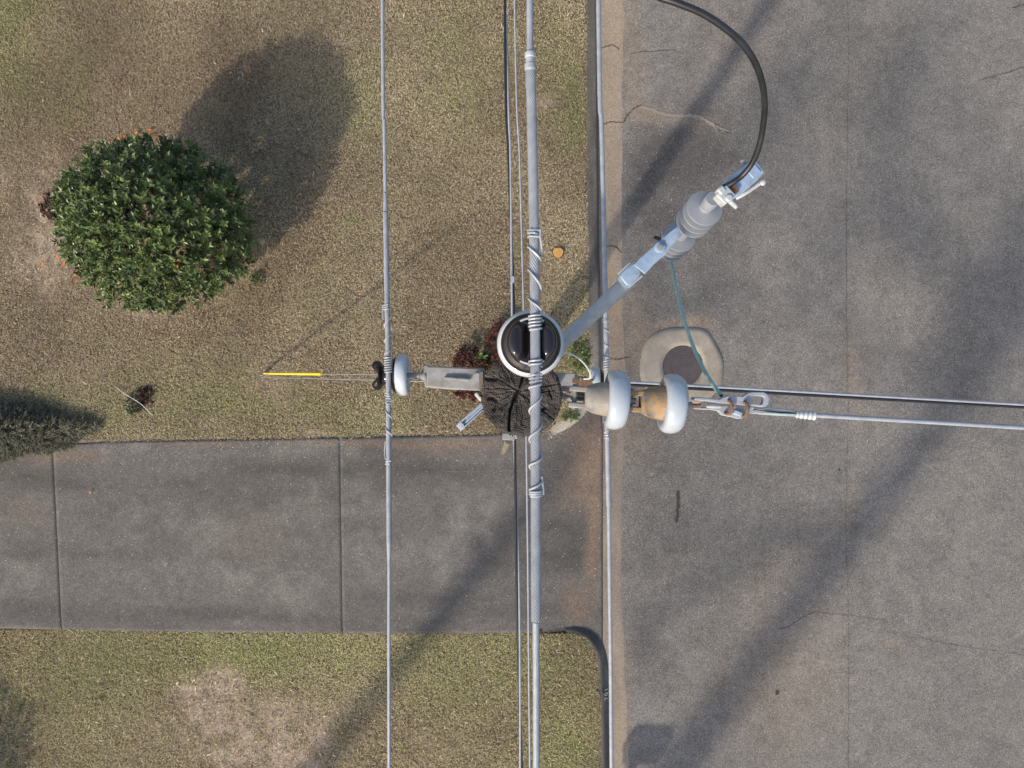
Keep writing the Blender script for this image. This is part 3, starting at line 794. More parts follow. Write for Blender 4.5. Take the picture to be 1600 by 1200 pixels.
def leafy_bush(name, label, cat, base, radii, h, shoots, per, L, W, cols, mat, lump=0.16, lumpf=3.0, stems=5, seed=0, group=None, flat=0.0, zmin=-0.6, egg=0.0):
    t = thing(name, label, cat, base, group)
    d = rand_dirs(shoots, zmin)
    # lumpy ellipsoid surface
    ln = fbm(d[:, 0]*lumpf+10+seed, d[:, 1]*lumpf+d[:, 2]*2+10, 400+seed, 3)
    rad = (1-lump+lump*2.2*(ln-0.15))*np.where(rng.random(len(d)) < 0.55, rng.uniform(0.88, 1.04, len(d)), rng.uniform(0.55, 0.92, len(d)))
    R = np.array([radii[0], radii[1], h/2])
    c = np.array(base)+np.array([0, 0, h/2])
    tip = d*R*rad[:, None]
    tip[:, :2] *= (1-egg*np.clip(d[:, 2]+.2, 0, 1))[:, None]
    tip = c+tip
    tip[:, 2] = np.maximum(tip[:, 2], base[2]+0.03)
    out = d/R; out /= np.linalg.norm(out, axis=1)[:, None]
    out = out*0.7+np.array([0, 0, 0.55])+rng.normal(0, .28, out.shape); out /= np.linalg.norm(out, axis=1)[:, None]
    pos, ax, nr, cl = [], [], [], []
    clump = rng.uniform(0.75, 1.25, len(d))
    ramp_t = rng.random(len(d))
    for k in range(per):
        a = k*2.4+rng.uniform(0, 6.28, len(d)); s = k/per
        u = np.cross(out, np.array([0.3, 0.2, 1.0])); u /= np.linalg.norm(u, axis=1)[:, None]+1e-9
        w = np.cross(out, u)
        side = u*np.cos(a)[:, None]+w*np.sin(a)[:, None]
        spread = 0.35+0.75*(1-s)
        axk = out*(1-0.55*spread)+side*spread
        pos.append(tip-out*(1-s)[..., None]*L*1.1 if np.ndim(s) else tip-out*(1-s)*L*1.1)
        ax.append(axk); nr.append(out+rng.normal(0, .25, out.shape)-side*0.2)
        tt = np.clip(ramp_t*0.7+rng.random(len(d))*0.3+(s-0.5)*0.25, 0, 1)
        cl.append((np.array(cols[0])*(1-tt[:, None])+np.array(cols[1])*tt[:, None])*clump[:, None])
    n = per*len(d)
    V, Fc, C = leaf_arrays(np.vstack(pos), np.vstack(ax), np.vstack(nr), L*rng.uniform(.7, 1.15, n), W*rng.uniform(.75, 1.2, n), np.vstack(cl))
    fo_ = raw_mesh('foliage', V, Fc, mat, C, t)
    st = MB()
    for i in range(stems):
        a = 2*np.pi*i/max(1, stems)+rng.uniform(-.4, .4)
        top = c+np.array([math.cos(a)*radii[0]*.55, math.sin(a)*radii[1]*.55, h*0.22])
        b = np.array(base)+np.array([math.cos(a)*.06*min(1, radii[0]), math.sin(a)*.06*min(1, radii[0]), -0.03])
        st.tube(smooth_path([b, b*.6+top*.4+np.array([0, 0, h*.12]), top], 5), np.linspace(.03, .008, 11)*min(1, h), 6)
    st.build('stem', M['bark'], t)
    return t

shrub_base = (-5.125, 2.305, 0.0)
leafy_bush('evergreen_shrub', 'large round dark green glossy-leaved shrub on the upper lawn', 'shrub', shrub_base, (1.36, 1.27), 2.5, 2500, 9, 0.088, 0.044,
           (lin(40, 56, 30, 1.0), lin(116, 132, 72, 1.05)), M['leaf'], lump=0.17, lumpf=2.2, seed=1, zmin=-0.75, egg=.16)
leafy_bush('nandina', 'dark red nandina clump above the grey bracket left of the pole', 'shrub', (gx(737), gy(566), 0), (.30, .26), .40, 150, 7, .055, .024, (lin(58, 32, 30), lin(112, 68, 60)), M['dead'], seed=2, group='red nandina plants around the pole base')
leafy_bush('nandina', 'brighter red nandina peeping out behind the top insulator', 'shrub', (gx(782), gy(535), 0), (.24, .36), .42, 150, 7, .05, .022, (lin(72, 40, 34), lin(134, 78, 66)), M['dead'], seed=3, group='red nandina plants around the pole base')
leafy_bush('nandina', 'small dark red nandina below the grey bracket', 'shrub', (gx(733), gy(612), 0), (.26, .14), .28, 90, 7, .05, .022, (lin(62, 32, 32), lin(114, 66, 62)), M['dead'], seed=4, group='red nandina plants around the pole base')
leafy_bush('weed', 'small bright green weed between the two red nandinas', 'plant', (gx(752), gy(560), 0), (.10, .10), .42, 26, 6, .06, .02, (lin(70, 100, 40), lin(120, 150, 70)), M['leaf'], seed=5)
leafy_bush('weed', 'dark green weed tuft against the left side of the pole', 'plant', (gx(766), gy(572), 0), (.18, .14), .25, 50, 6, .06, .02, (lin(40, 56, 30), lin(70, 88, 48)), M['leaf'], seed=6)
leafy_bush('weed', 'green weed patch between pole and kerb under the grey arm', 'plant', (gx(905), gy(556), 0), (.18, .26), .13, 90, 6, .05, .016, (lin(70, 92, 40), lin(120, 140, 70)), M['leaf'], seed=7)
leafy_bush('weed', 'green weed patch on the dirt right of the pole foot', 'plant', (gx(892), gy(650), 0), (.16, .09), .08, 36, 6, .05, .016, (lin(70, 92, 40), lin(120, 140, 70)), M['leaf'], seed=8)
leafy_bush('weed', 'small green weed on bare ground right of the large shrub', 'plant', (gx(402), gy(437), 0), (.12, .10), .12, 26, 6, .05, .018, (lin(60, 84, 40), lin(110, 130, 70)), M['leaf'], seed=9)
leafy_bush('evergreen_bush', 'evergreen bush beside the lower lawn beyond the drive', 'shrub', (-9.35, -6.9, 0), (.95, .9), 1.5, 420, 8, .09, .045, (lin(34, 52, 30, .9), lin(80, 100, 58, .9)), M['leaf'], seed=10)

# spreading juniper by the drive
def juniper():
    base = (gx(-8), gy(668), 0.0)
    t = thing('juniper', 'low spreading grey-green juniper at the edge of the driveway', 'shrub', base)
    N = 2600
    a = rng.uniform(0, 2*np.pi, N); r = np.sqrt(rng.random(N))
    edge = 1+0.14*np.sin(3*a+1)+0.08*np.sin(7*a)
    x = base[0]+np.cos(a)*r*1.42*edge; y = base[1]+np.sin(a)*r*0.46*edge+(-0.10*np.cos(a)*r)
    z = 0.04+0.36*(1-r**2.2)*(0.6+0.5*fbm(x*3, y*3, 430))*rng.uniform(.55, 1.0, N)
    pos, ax, nr, cl = [], [], [], []
    d0 = np.stack([np.cos(a)*(0.4+r), np.sin(a)*(0.4+r), 0.55+0*a], 1)+rng.normal(0, .35, (N, 3))
    d0 /= np.linalg.norm(d0, axis=1)[:, None]
    tone = rng.random(N)
    for k in range(9):
        d = d0+rng.normal(0, .38, (N, 3)); d[:, 2] = np.abs(d[:, 2])
        pos.append(np.stack([x, y, z], 1)+rng.normal(0, .012, (N, 3))); ax.append(d); nr.append(np.array([0, 0, 1.0])+rng.normal(0, .5, (N, 3)))
        tt = np.clip(tone*.6+rng.random(N)*.5, 0, 1)[:, None]
        cl.append(np.array(lin(70, 68, 54))*(1-tt)+np.array(lin(150, 148, 124))*tt)
    n = 9*N
    V, Fc, C = leaf_arrays(np.vstack(pos), np.vstack(ax), np.vstack(nr), rng.uniform(.05, .11, n), rng.uniform(.008, .015, n), np.vstack(cl), .1)
    raw_mesh('foliage', V, Fc, M['needle'], C, t)
    st = MB()
    for i in range(14):
        aa = rng.uniform(0, 6.28); q_ = rng.uniform(.5, .9)
        b = np.array(base); e = b+np.array([math.cos(aa)*1.5*q_, math.sin(aa)*.42*q_, .16])
        st.tube(smooth_path([b, (b+e)/2+np.array([0, 0, .1]), e], 5), np.linspace(.02, .005, 11), 5)
    st.build('branch', M['bark'], t)
juniper()

# dead clumps: crumpled brown leaves
def crumple(name, label, cat, cx, cy, rx, ry, n, cols, h=.12, L=.06):
    t = thing(name, label, cat, (gx(cx), gy(cy), 0))
    a = rng.uniform(0, 6.28, n); r = np.sqrt(rng.random(n))
    p = np.stack([gx(cx)+np.cos(a)*r*rx, gy(cy)+np.sin(a)*r*ry, .01+h*(1-r**2)*rng.random(n)], 1)
    ax = rng.normal(size=(n, 3)); ax[:, 2] *= .5
    nr = np.array([0, 0, 1.0])+rng.normal(0, .5, (n, 3))
    tt = rng.random(n)[:, None]
    V, Fc, C = leaf_arrays(p, ax, nr, L*rng.uniform(.6, 1.3, n), L*.6*rng.uniform(.6, 1.3, n), np.array(cols[0])*(1-tt)+np.array(cols[1])*tt, .4)
    raw_mesh('leaf_mass', V, Fc, M['dead'], C, t)
    return t
wc = crumple('dead_plant', 'withered dark brown plant clump on the lawn near the juniper', 'plant', 228, 620, .13, .17, 110, (lin(36, 26, 20), lin(112, 82, 60)), .14)
crumple('dead_plant', 'dark heap of rotting leaves left of the large shrub', 'leaf heap', 84, 322, .22, .24, 170, (lin(44, 34, 28), lin(110, 88, 72)), .10, .08)
leafy_bush('weed', 'grey-green low weed beside the withered brown clump', 'plant', (gx(212), gy(632), 0), (.15, .20), .10, 50, 6, .06, .018, (lin(60, 68, 48), lin(106, 112, 80)), M['leaf'], seed=11)
tw = MB(); tw.tube(smooth_path([(gx(180), gy(603), .02), (gx(195), gy(613), .07), (gx(212), gy(622), .11), (gx(226), gy(632), .09), (gx(240), gy(649), .03)], 6), .0055, 6)
tag(tw.build('twig', M['white_wire']), 'thin pale bent twig lying across the withered clump', 'twig')

# cut stump (round, orange) in the grass
stt = thing('cut_stump', 'round orange cut stump flush with the grass near the kerb', 'stump', (gx(872), gy(395), 0))
nr_, nt_ = 8, 40
V = [(gx(872), gy(395), .055)]; 
for i in range(1, nr_+1):
    for j in range(nt_):
        a = 2*math.pi*j/nt_; rr = .088*i/nr_*(1+.05*math.sin(3*a)+.03*math.sin(7*a))
        V.append((gx(872)+rr*math.cos(a), gy(395)+rr*math.sin(a), .055-(.006 if i == nr_ else 0)+.004*math.sin(i*2.3)+rng.normal(0, .0012)))
for j in range(nt_):
    a = 2*math.pi*j/nt_; V.append((gx(872)+.095*math.cos(a), gy(395)+.095*math.sin(a), -.04))
V = np.array(V); f3 = [(0, 1+j, 1+(j+1) % nt_) for j in range(nt_)]
Fq = []
for i in range(nr_):
    a0 = 1+i*nt_
    for j in range(nt_):
        a, b, c, d = a0+j, a0+(j+1) % nt_, a0+nt_+(j+1) % nt_, a0+nt_+j
        Fq += [(a, d, c), (a, c, b)]
n_top = 1+nt_*(nr_)
cs = np.array(lin(206, 160, 96))*rng.uniform(.75, 1.2, (len(V), 1)); cs[nt_*(nr_-1)+1:] = np.array(lin(96, 70, 46))
raw_mesh('wood', V, np.array(f3+Fq), M['stump'], cs, stt, smooth=True)

# fallen leaves, one object each
lv = np.array([(-.5, 0, 0), (-.2, .26, .10), (.15, .30, .05), (.5, .02, .12), (.12, -.28, .10), (-.22, -.25, .03), (0, 0, -.02)])*0.085
lf = [(0, 6, 1), (1, 6, 2), (2, 6, 3), (3, 6, 4), (4, 6, 5), (5, 6, 0)]
leaf_me = []
for i_, c_ in enumerate((lin(206, 118, 52), lin(128, 82, 58), lin(196, 150, 92))):
    me = bpy.data.meshes.new('fallen_leaf'); me.from_pydata(lv.tolist(), [], lf)
    me.materials.append(surf('fallen_leaf_%d' % i_, [(0.3, tuple(x*.8 for x in c_)), (0.7, c_)], 30, .7)); leaf_me.append(me)
def fleaf(px, py, z, k, label, group, s=1.0):
    o = bpy.data.objects.new('fallen_leaf', leaf_me[k]); COL.objects.link(o)
    D = H-z; p = P(px, py, D)
    o.location = tuple(p); o.rotation_euler = (rng.uniform(-.4, .4), rng.uniform(-.4, .4), rng.uniform(0, 6.28)); o.scale = (s,)*3
    tag(o, label, 'leaf', group)
for (a, b) in ((233, 204), (241, 211), (248, 214), (236, 213), (213, 208), (185, 217), (192, 214)):
    fleaf(a, b, .05, 0, 'orange fallen leaf on the grass above the large shrub', 'fallen leaves above the large shrub', rng.uniform(.7, 1.2))
for (a, b) in ((70, 308), (86, 296), (101, 305), (78, 300), (103, 310), (66, 314)):
    fleaf(a, b, .12, 1, 'rust brown fallen leaf on the dark heap left of the shrub', 'fallen leaves on the dark heap', rng.uniform(.8, 1.3))
for (a, b) in ((99, 414), (117, 431), (119, 440), (141, 431), (90, 402), (66, 416), (68, 408), (95, 393)):
    fleaf(a, b, .05, 0, 'orange brown fallen leaf on bare ground below left of the shrub', 'fallen leaves below left of the shrub', rng.uniform(.7, 1.1))
for (a, b, z) in ((127, 297, 1.35), (156, 329, 1.75), (166, 346, 1.85), (279, 407, 1.95), (277, 417, 1.8), (331, 418, 1.6), (279, 458, 1.2)):
    fleaf(a, b, z, 0, 'orange leaf caught among the leaves of the large shrub', 'orange leaves caught in the large shrub', rng.uniform(.5, .8))
for (a, b) in ((374, 435), (388, 380), (400, 372), (385, 372), (412, 418), (360, 78+80), (121, 250), (388, 412)):
    fleaf(a, b, .04, 1, 'reddish fallen leaf on the grass right of or above the shrub', 'reddish fallen leaves around the shrub', rng.uniform(.5, .8))
for (a, b, t_) in ((390, 597, 'pale leaf on bare ground left of the guy anchor'), (402, 602, 'tan leaf just below the guy anchor'), (418, 605, 'tan leaf on bare ground below the yellow guard end'), (668, 53, 'tiny pale leaf on the lawn at the top between two lines'), (258, 492, 'whitish leaf on the grass below the large shrub'),
        (752, 654, 'pale leaf on the grass beside the steel channel'), (730, 640, 'tan leaf right of the steel channel tip'), (772, 668, 'pale leaf at the driveway edge below the pole'), (860, 45, 'pale leaf on the grass near the top of the kerb'), (845, 160, 'tan leaf on the small bare patch near the kerb'), (470, 1130, 'pale leaf on the bare patch of the lower lawn, right side'),
        (300, 1085, 'tan leaf at the upper left edge of the lower bare patch'), (615, 776, 'orange-tan leaf on the driveway right of the left line'), (140, 770, 'small yellowish leaf on the driveway below the juniper'), (330, 1130, 'tan leaf on the left of the lower bare patch'), (415, 1160, 'tan leaf in the middle of the lower bare patch')):
    fleaf(a, b, .04, 2, t_, 'pale tan leaves scattered about', rng.uniform(.35, .7))

# ---------------------------------------------------------------- bare trees that stand sunward of the frame and cast the long shadows
def bare_tree(label, base, height, lean, r0, r1, forks, seed, tw_n=26, uprights=()):
    rs = np.random.default_rng(seed)
    t = thing('bare_tree', label, 'tree', base)
    b = np.array(base, float); hs = np.linspace(-.1, height, 16)
    path = np.stack([b[0]+lean[0]*hs+0.08*np.sin(hs*.5+seed), b[1]+lean[1]*hs+0.06*np.sin(hs*.4), b[2]+hs], 1)
    rad = np.interp(hs, [-.1, .4, height*.55, height], [r0*1.35, r0, r1, .04])
    tr = MB(); tr.tube(path, rad, 12); tr.build('trunk', M['bark'], t)
    def at(h): return np.array([np.interp(h, hs, path[:, k]) for k in range(3)])
    lm = MB(); tg = MB()
    for (h, tip, r) in forks:
        s = at(h); e = np.array(tip, float); mid = (s+e)/2+np.array([0, 0, .35])
        pth = smooth_path([s, mid, e], 7); lm.tube(pth, np.linspace(r, r*.35, len(pth)), 8)
        for q_ in (.45, .7, .9):
            i = int(q_*(len(pth)-1)); d = pth[i]-pth[i-1]; d /= np.linalg.norm(d)
            e2 = pth[i]+(d+rs.normal(0, .6, 3)+np.array([0, 0, .3]))*rs.uniform(.8, 1.6)
            tg.tube(smooth_path([pth[i], (pth[i]+e2)/2+rs.normal(0, .08, 3), e2], 4), np.linspace(r*.35, .01, 9), 5)
    for (h, p0, p1, r) in uprights:
        s = at(h); p0, p1 = np.array(p0, float), np.array(p1, float)
        pth = smooth_path([s, (s+p0)/2+np.array([0, 0, -.3]), p0, (p0+p1)/2+np.array([.1, 0, .1]), p1], 7); lm.tube(pth, np.linspace(r*.7, r*.6, len(pth)), 8)
        for q_ in np.linspace(.5, .95, 6):
            i = int(q_*(len(pth)-1)); e2 = pth[i]+(p1-p0)*.35+rs.normal(0, .35, 3)
            tg.tube(line3(pth[i], e2, 4), np.linspace(r*.35, .02, 4), 5)
    for _ in range(tw_n):
        h = rs.uniform(height*.62, height*.98); s = at(h); a = rs.uniform(0, 6.28); l = (height-h)*.35+rs.uniform(.8, 2.2)
        e = s+np.array([math.cos(a)*l, math.sin(a)*l, l*.5]); pth = smooth_path([s, (s+e)/2+rs.normal(0, .15, 3), e], 5)
        lm.tube(pth, np.linspace(.07, .02, len(pth)), 6)
        for q_ in (.4, .65, .85):
            i = int(q_*(len(pth)-1)); e2 = pth[i]+rs.normal(0, .7, 3)+np.array([0, 0, .4])
            tg.tube(line3(pth[i], e2, 4), np.linspace(.02, .006, 4), 4)
    tag(lm.build('limbs', M['bark'], t), kind='stuff'); tag(tg.build('twigs', M['bark'], t), kind='stuff')
K = 1/math.tan(SUN_EL)
def unshadow(px, py, h):       # point at height h whose shadow falls on this ground pixel
    return (gx(px)-SDX*K*h, gy(py)-SDY*K*h, h)
LX = 0.13
def tree_base(px, py, h):
    x, y, _ = unshadow(px, py, h); return (x-LX*h, y, 0)
bA = tree_base(540, 1150, 6.0)
bare_tree('leafless leaning tree down the lawn beyond the drive', bA, 12.5, (LX, 0), .30, .21, [(8.6, unshadow(905, 690, 10.5), .10), (8.0, unshadow(700, 860, 10.2), .07)], 3, 8)
bB = tree_base(1085, 1170, 9.0)
bare_tree('tall leafless tree farther down the lawn beyond the drive', bB, 21, (LX, 0), .40, .33, [(12.0, unshadow(970, 1000, 11.6), .17), (12.6, unshadow(1530, 520, 16.5), .16), (11.8, unshadow(1010, 860, 14.5), .11), (12.2, unshadow(1100, 730, 15.5), .08)], 5, 9)
bC = tree_base(1632, 462, 15.0)
bare_tree('leafless tree beside the street beyond the lower lawn', bC, 22, (LX, 0), .34, .2, [(15, unshadow(1380, 110, 19), .15), (14, unshadow(1200, 120, 19), .10)], 8, 8,
          [(13.5, unshadow(1475, 540, 14.5), unshadow(1610, 320, 17.5), .26), (14.5, unshadow(1370, 190, 19), unshadow(1480, 20, 21), .26), (15, unshadow(1165, 240, 19), unshadow(1260, 80, 21), .2), (13.5, unshadow(1270, 440, 16), unshadow(1370, 290, 18), .16)])

# mailbox by the kerb below the frame
mbx, mby = unshadow(1006, 1176, 1.12)[:2]
mb = thing('mailbox', 'black kerbside mailbox on a square post', 'mailbox', (mbx, mby, 0))
q = MB(); q.box((mbx, mby, .45), ((1, 0, 0), (0, 1, 0), (0, 0, 1)), (.06, .06, .5)); q.build('post', M['peg'], mb)
q = MB()
prof = [(-.16, .95), (.16, .95), (.16, 1.15)]+[(.16*math.cos(a), 1.15+.16*math.sin(a)) for a in np.linspace(0.2, math.pi-.2, 9)]+[(-.16, 1.15)]
n_ = len(prof); V = [(mbx+s*.27, mby+a, z) for s in (-1, 1) for a, z in prof]
q.add(V, [tuple(range(n_)), tuple(range(2*n_-1, n_-1, -1))]+[(i, n_+i, n_+(i+1) % n_, (i+1) % n_) for i in range(n_)], False); q.build('box', M['mailbox'], mb)
q = MB(); q.box((mbx, mby-.175, 1.2), ((1, 0, 0), (0, 1, 0), (0, 0, 1)), (.10, .006, .03)); q.build('flag', M['red'], mb)

# ---------------------------------------------------------------- utility pole
PB = np.array([0.022, -0.02, 0.0]); PT = np.array([0.027, -0.032, 9.1])
pole = thing('utility_pole', 'dark weathered wooden utility pole seen end-on from above', 'utility pole', PB)
hs = np.linspace(0, 1, 24)
def ragged(lx, ly, lz):
    th = np.arctan2(ly, lx); k = 1+.012*np.sin(9*th+lz*.3)+.008*np.sin(23*th)
    return lx*k, ly*k, lz
sh = MB(); sh.lathe([(0.165-(.165-.110)*t, -0.1+9.17*t) for t in hs], PB, PT-PB, 48, ragged); sh.build('shaft', M['pole'], pole)
# end grain: polar sheet with checks
pith = np.array([(810-815)*1.9/F, (618-612)*1.9/F])
NR, NT = 120, 420
rr = np.linspace(0, 1, NR)**0.8; th = np.linspace(0, 2*np.pi, NT, endpoint=False)
Rr, Th = np.meshgrid(rr, th, indexing='ij')
rim = .1135*(1+.020*(fbm(np.cos(Th)*3+5, np.sin(Th)*3+5, 500, 3)-.5)*2+.03*(fbm(np.cos(Th)*14+20, np.sin(Th)*14+20, 510, 3)-.5)*2*(Rr > .9))
Xl = Rr*rim*np.cos(Th); Yl = Rr*rim*np.sin(Th)
dxp, dyp = Xl-pith[0], Yl-pith[1]; rp = np.hypot(dxp, dyp); ap = np.arctan2(dyp, dxp)
Zl = .0022*(fbm(Xl*40+30, Yl*40+30, 520, 4)-.5)+.0006*np.sin(rp*2*np.pi/.0058+6*fbm(Xl*30, Yl*30, 530, 3))+.0034*(fbm(ap*17+60, rp*230+2*fbm(Xl*40+5, Yl*40, 532, 3), 531, 3)-.5)*np.clip(rp/.02, 0, 1)+.0038*(fbm(Xl*130, Yl*130, 535, 3)-.5)
def chk(pts, w, depth):
    d = np.full(Xl.shape, 1e9)
    wob = (fbm(Xl*60+9, Yl*60+9, 540, 3)-.5)*.006
    for (a, b), (c, e) in zip(pts[:-1], pts[1:]):
        x0, y0, x1, y1 = (a-815)*1.9/F, (618-b)*1.9/F, (c-815)*1.9/F, (618-e)*1.9/F
        dx, dy = x1-x0, y1-y0; t = np.clip(((Xl-x0)*dx+(Yl-y0)*dy)/(dx*dx+dy*dy), 0, 1)
        d = np.minimum(d, np.hypot(Xl-x0-t*dx+wob, Yl-y0-t*dy+wob*.6))
    return -depth*np.exp(-(d/w)**2)
Zl += chk([(817, 588), (811, 611), (802, 627), (797, 643), (796, 672)], .0032, .030)
Zl += chk([(810, 612), (803, 624)], .0062, .028)
Zl += chk([(810, 612), (838, 606), (872, 600)], .0014, .010)
Zl += chk([(810, 612), (785, 596), (770, 588)], .0015, .010)
Zl += chk([(810, 609), (780, 607), (757, 607)], .0013, .009)
Zl += chk([(806, 620), (780, 640), (765, 655)], .0013, .009)
Zl += chk([(812, 614), (840, 640), (866, 655)], .0013, .009)
Zl += chk([(760, 592), (775, 593)], .0045, .014)+chk([(766, 622), (778, 628), (772, 640)], .006, .012)+chk([(848, 640), (853, 636)], .004, .014)+chk([(862, 622), (858, 610)], .003, .010)
rc = np.random.default_rng(5)
for _ in range(80):
    a0 = rc.uniform(-np.pi, np.pi); r0 = rc.uniform(.01, .09); r1 = r0+rc.uniform(.015, .05)
    da = np.abs((ap-a0-(fbm(rp*60, rp*0+_, 550, 2)-.5)*.12+np.pi) % (2*np.pi)-np.pi)*rp
    Zl -= .0055*np.exp(-(da/.0006)**2)*(rp > r0)*(rp < r1)
blk = vnoise(ap*4+40, rp*120+10, 560); Zl += .0022*(blk-.5)
Zl -= .010*sstep(.93, 1.0, Rr)*fbm(np.cos(Th)*9+30, np.sin(Th)*9+30, 570, 3)
grey = np.clip(fbm(Xl*22+3, Yl*22+3, 580, 4)*1.5-.45+.5*np.exp(-(rp/.035)**2), 0, 1)
Cg = mixa(np.broadcast_to(np.array((.030, .025, .021)), Xl.shape+(3,)), np.broadcast_to(np.array((.125, .108, .094)), Xl.shape+(3,)), grey*.75+.25*fbm(Xl*150, Yl*150, 585, 3))
br_ = np.exp(-(((Xl+.085)/.02)**2+((Yl-.0)/.03)**2)); Cg = mixa(Cg, np.broadcast_to(np.array((.09, .055, .035)), Xl.shape+(3,)), br_*.5)
V = np.stack([PT[0]+Xl, PT[1]+Yl, PT[2]+Zl], -1).reshape(-1, 3)
skv = V.reshape(NR, NT, 3)[-1].copy(); skv[:, 2] -= .07
idx = np.arange(NR*NT).reshape(NR, NT); nx_ = np.roll(idx, -1, 1)
q = np.stack([idx[:-1], idx[1:], nx_[1:], nx_[:-1]], -1).reshape(-1, 4)
b0 = NR*NT; sk = np.array([(idx[-1, j], b0+j, b0+(j+1) % NT, idx[-1, (j+1) % NT]) for j in range(NT)])
raw_mesh('end_grain', np.vstack([V, skv]), np.vstack([q, sk]), M['endgrain'], np.vstack([Cg.reshape(-1, 3), np.full((NT, 3), .03)]), pole, smooth=True)
# splinters standing at the rim
spm = MB()
for i in range(26):
    a = rc.uniform(np.pi*.95, np.pi*1.75); p0 = PT+np.array([math.cos(a)*.111, math.sin(a)*.111, -.02])
    d = np.array([math.cos(a)*rc.uniform(.002, .010), math.sin(a)*rc.uniform(.002, .010), rc.uniform(.005, .02)])
    spm.tube(line3(p0, p0+d, 3), [.0022, .0016, .0004], 4)
tag(spm.build('splinters', M['pole'], pole), kind='stuff')

# ---------------------------------------------------------------- pin insulators
def groove(lx, ly, lz):
    w = sstep(.096, .104, lz)
    lz = lz-.012*sstep(.024, .052, np.abs(lx))*sstep(.105, .13, lz)
    k = np.exp(-(np.abs(ly)/.0210)**2.2)*w
    inr = 1-.0*k
    lz = lz-.026*k*sstep(.1, .128, lz)
    lx2 = lx*(1-.10*k)
    return lx2, ly, lz
ins = local_thing('pin_insulator', 'white pin insulator with black crown on top of the pole, line laid over its crown', 'insulator')
q = MB()
q.lathe([(.0, .006), (.026, .006), (.030, .0), (.046, .004), (.05, .016), (.056, .016), (.060, .002), (.066, -.003), (.073, .0), (.0775, .007), (.079, .015), (.0785, .024), (.0765, .032), (.0725, .0385), (.0690, .0410)], n=56)
q.build('skirt', M['glaze'], ins)
q = MB()
pr = [(.0695, .0402), (.0685, .0440), (.0650, .0490), (.0570, .0560), (.0480, .0625), (.0405, .0690), (.0360, .0760), (.0345, .0840), (.0365, .0900), (.0430, .0945), (.0505, .0985), (.0545, .1045), (.0560, .1110), (.0552, .1180), (.0520, .1245), (.0470, .1285)]
pr += [(.043, .1300), (.038, .1310), (.033, .1315), (.028, .1318), (.023, .132), (.018, .132), (.013, .132), (.008, .132), (.003, .132), (0, .132)]
q.lathe(pr, n=72, fn=groove); q.build('crown', M['dark_glaze'], ins)
q = MB(); q.tube([(0, 0, .01), (0, 0, -.06)], .0095, 10); q.lathe([(0, -.055), (.02, -.055), (.022, -.06), (.02, -.067), (0, -.067)][::-1], n=16); q.build('pin', M['galv_dull'], ins)
top_c = np.array([.0435, .094, 9.385])
ins2 = dup(ins, 'white pin insulator with black bone-shaped head on the left bracket')
ins3 = dup(ins, 'white pin insulator right of the pole, half hidden under the bell insulators')
ins['group'] = ins2['group'] = ins3['group'] = 'pin insulators on the pole'
ins.location = tuple(top_c); ins.rotation_euler = (0, 0, math.radians(90))
D2 = 2.55; a2 = P(637, 586, D2)
def axis_rot(axdir, gdir):
    z = Vector(axdir).normalized(); x = Vector(gdir); x = (x-z*x.dot(z)).normalized(); y = z.cross(x)
    return Matrix((x, y, z)).transposed().to_euler()
ins2.location = tuple(a2); ins2.rotation_euler = axis_rot((-1, -.01, .03), (0, 0, 1))
D3 = 3.28; a3 = P(923, 598, D3)
ins3.location = tuple(a3); ins3.rotation_euler = axis_rot((1, -.02, .03), (0, 0, 1))

# pole-top pin bracket on the far side of the pole
pb = thing('pole_top_bracket', 'steel pole-top bracket holding the upper insulator', 'bracket', (top_c[0], top_c[1], 9.0))
q = MB(); q.box((top_c[0], top_c[1]-.010, 9.10), ((1, 0, 0), (0, 1, 0), (0, 0, 1)), (.026, .006, .21)); q.build('plate', M['galv_dull'], pb, bevel=.003)
q = MB(); q.box((top_c[0], top_c[1], 9.315), ((1, 0, 0), (0, 1, 0), (0, 0, 1)), (.026, .02, .005)); q.build('shelf', M['galv_dull'], pb)
for z in (8.97, 9.06):
    q = MB(); q.lathe([(0, 0), (.015, 0), (.015, .012), (0, .012)], (top_c[0], top_c[1]-.004, z), (0, 1, 0), 6); q.build('bolt', M['galv_dull'], pb)

# left bracket
bl = thing('insulator_bracket', 'grey weathered bracket arm left of the pole carrying the left insulator', 'bracket', P(756, 592, 2.55), 'insulator brackets on the pole')
q = MB()
oL = [(667, 572), (700, 573), (757, 575.5), (757, 611), (700, 608.5), (666, 605)]
q.prism([P(a, b, 2.50) for a, b in oL], .055); q.build('arm', M['bracket'], bl, bevel=.006)
q = MB(); q.prism([P(a, b, 2.515) for a, b in [(661.5, 570), (670, 571), (670, 606), (664, 605), (661.5, 592)]], .05); q.build('end_plate', M['galv_dull'], bl, bevel=.004)
q = MB(); q.lathe([(0, 0), (.019, 0), (.021, .006), (.012, .020), (.009, .024), (0, .024)], P(667, 588, 2.53), (-1, 0, 0), 16); q.build('boss', M['galv_dull'], bl)
q = MB(); q.tube(line3(P(656, 587, D2), P(640, 586.5, D2), 4), .009, 10); q.build('stud', M['galv_dull'], bl)
q = MB(); q.tube(smooth_path([P(695, 590.5, 2.493), P(716, 592, 2.490), P(733, 593.5, 2.490)], 4), .0065, 10); q.build('pin_rod', M['galv_dull'], bl)
q = MB(); q.lathe([(0, 0), (.017, 0), (.017, .018), (0, .018)], P(748, 590, 2.50), (-.3, 0, 1), 6); q.build('nut', M['galv_dull'], bl)
q = MB(); q.box(P(752, 596, 2.49), ((1, 0.02, 0), (0, 1, 0), (0, 0, 1)), (.008, .036, .012)); q.build('back_strap', M['peg'], bl, bevel=.002)

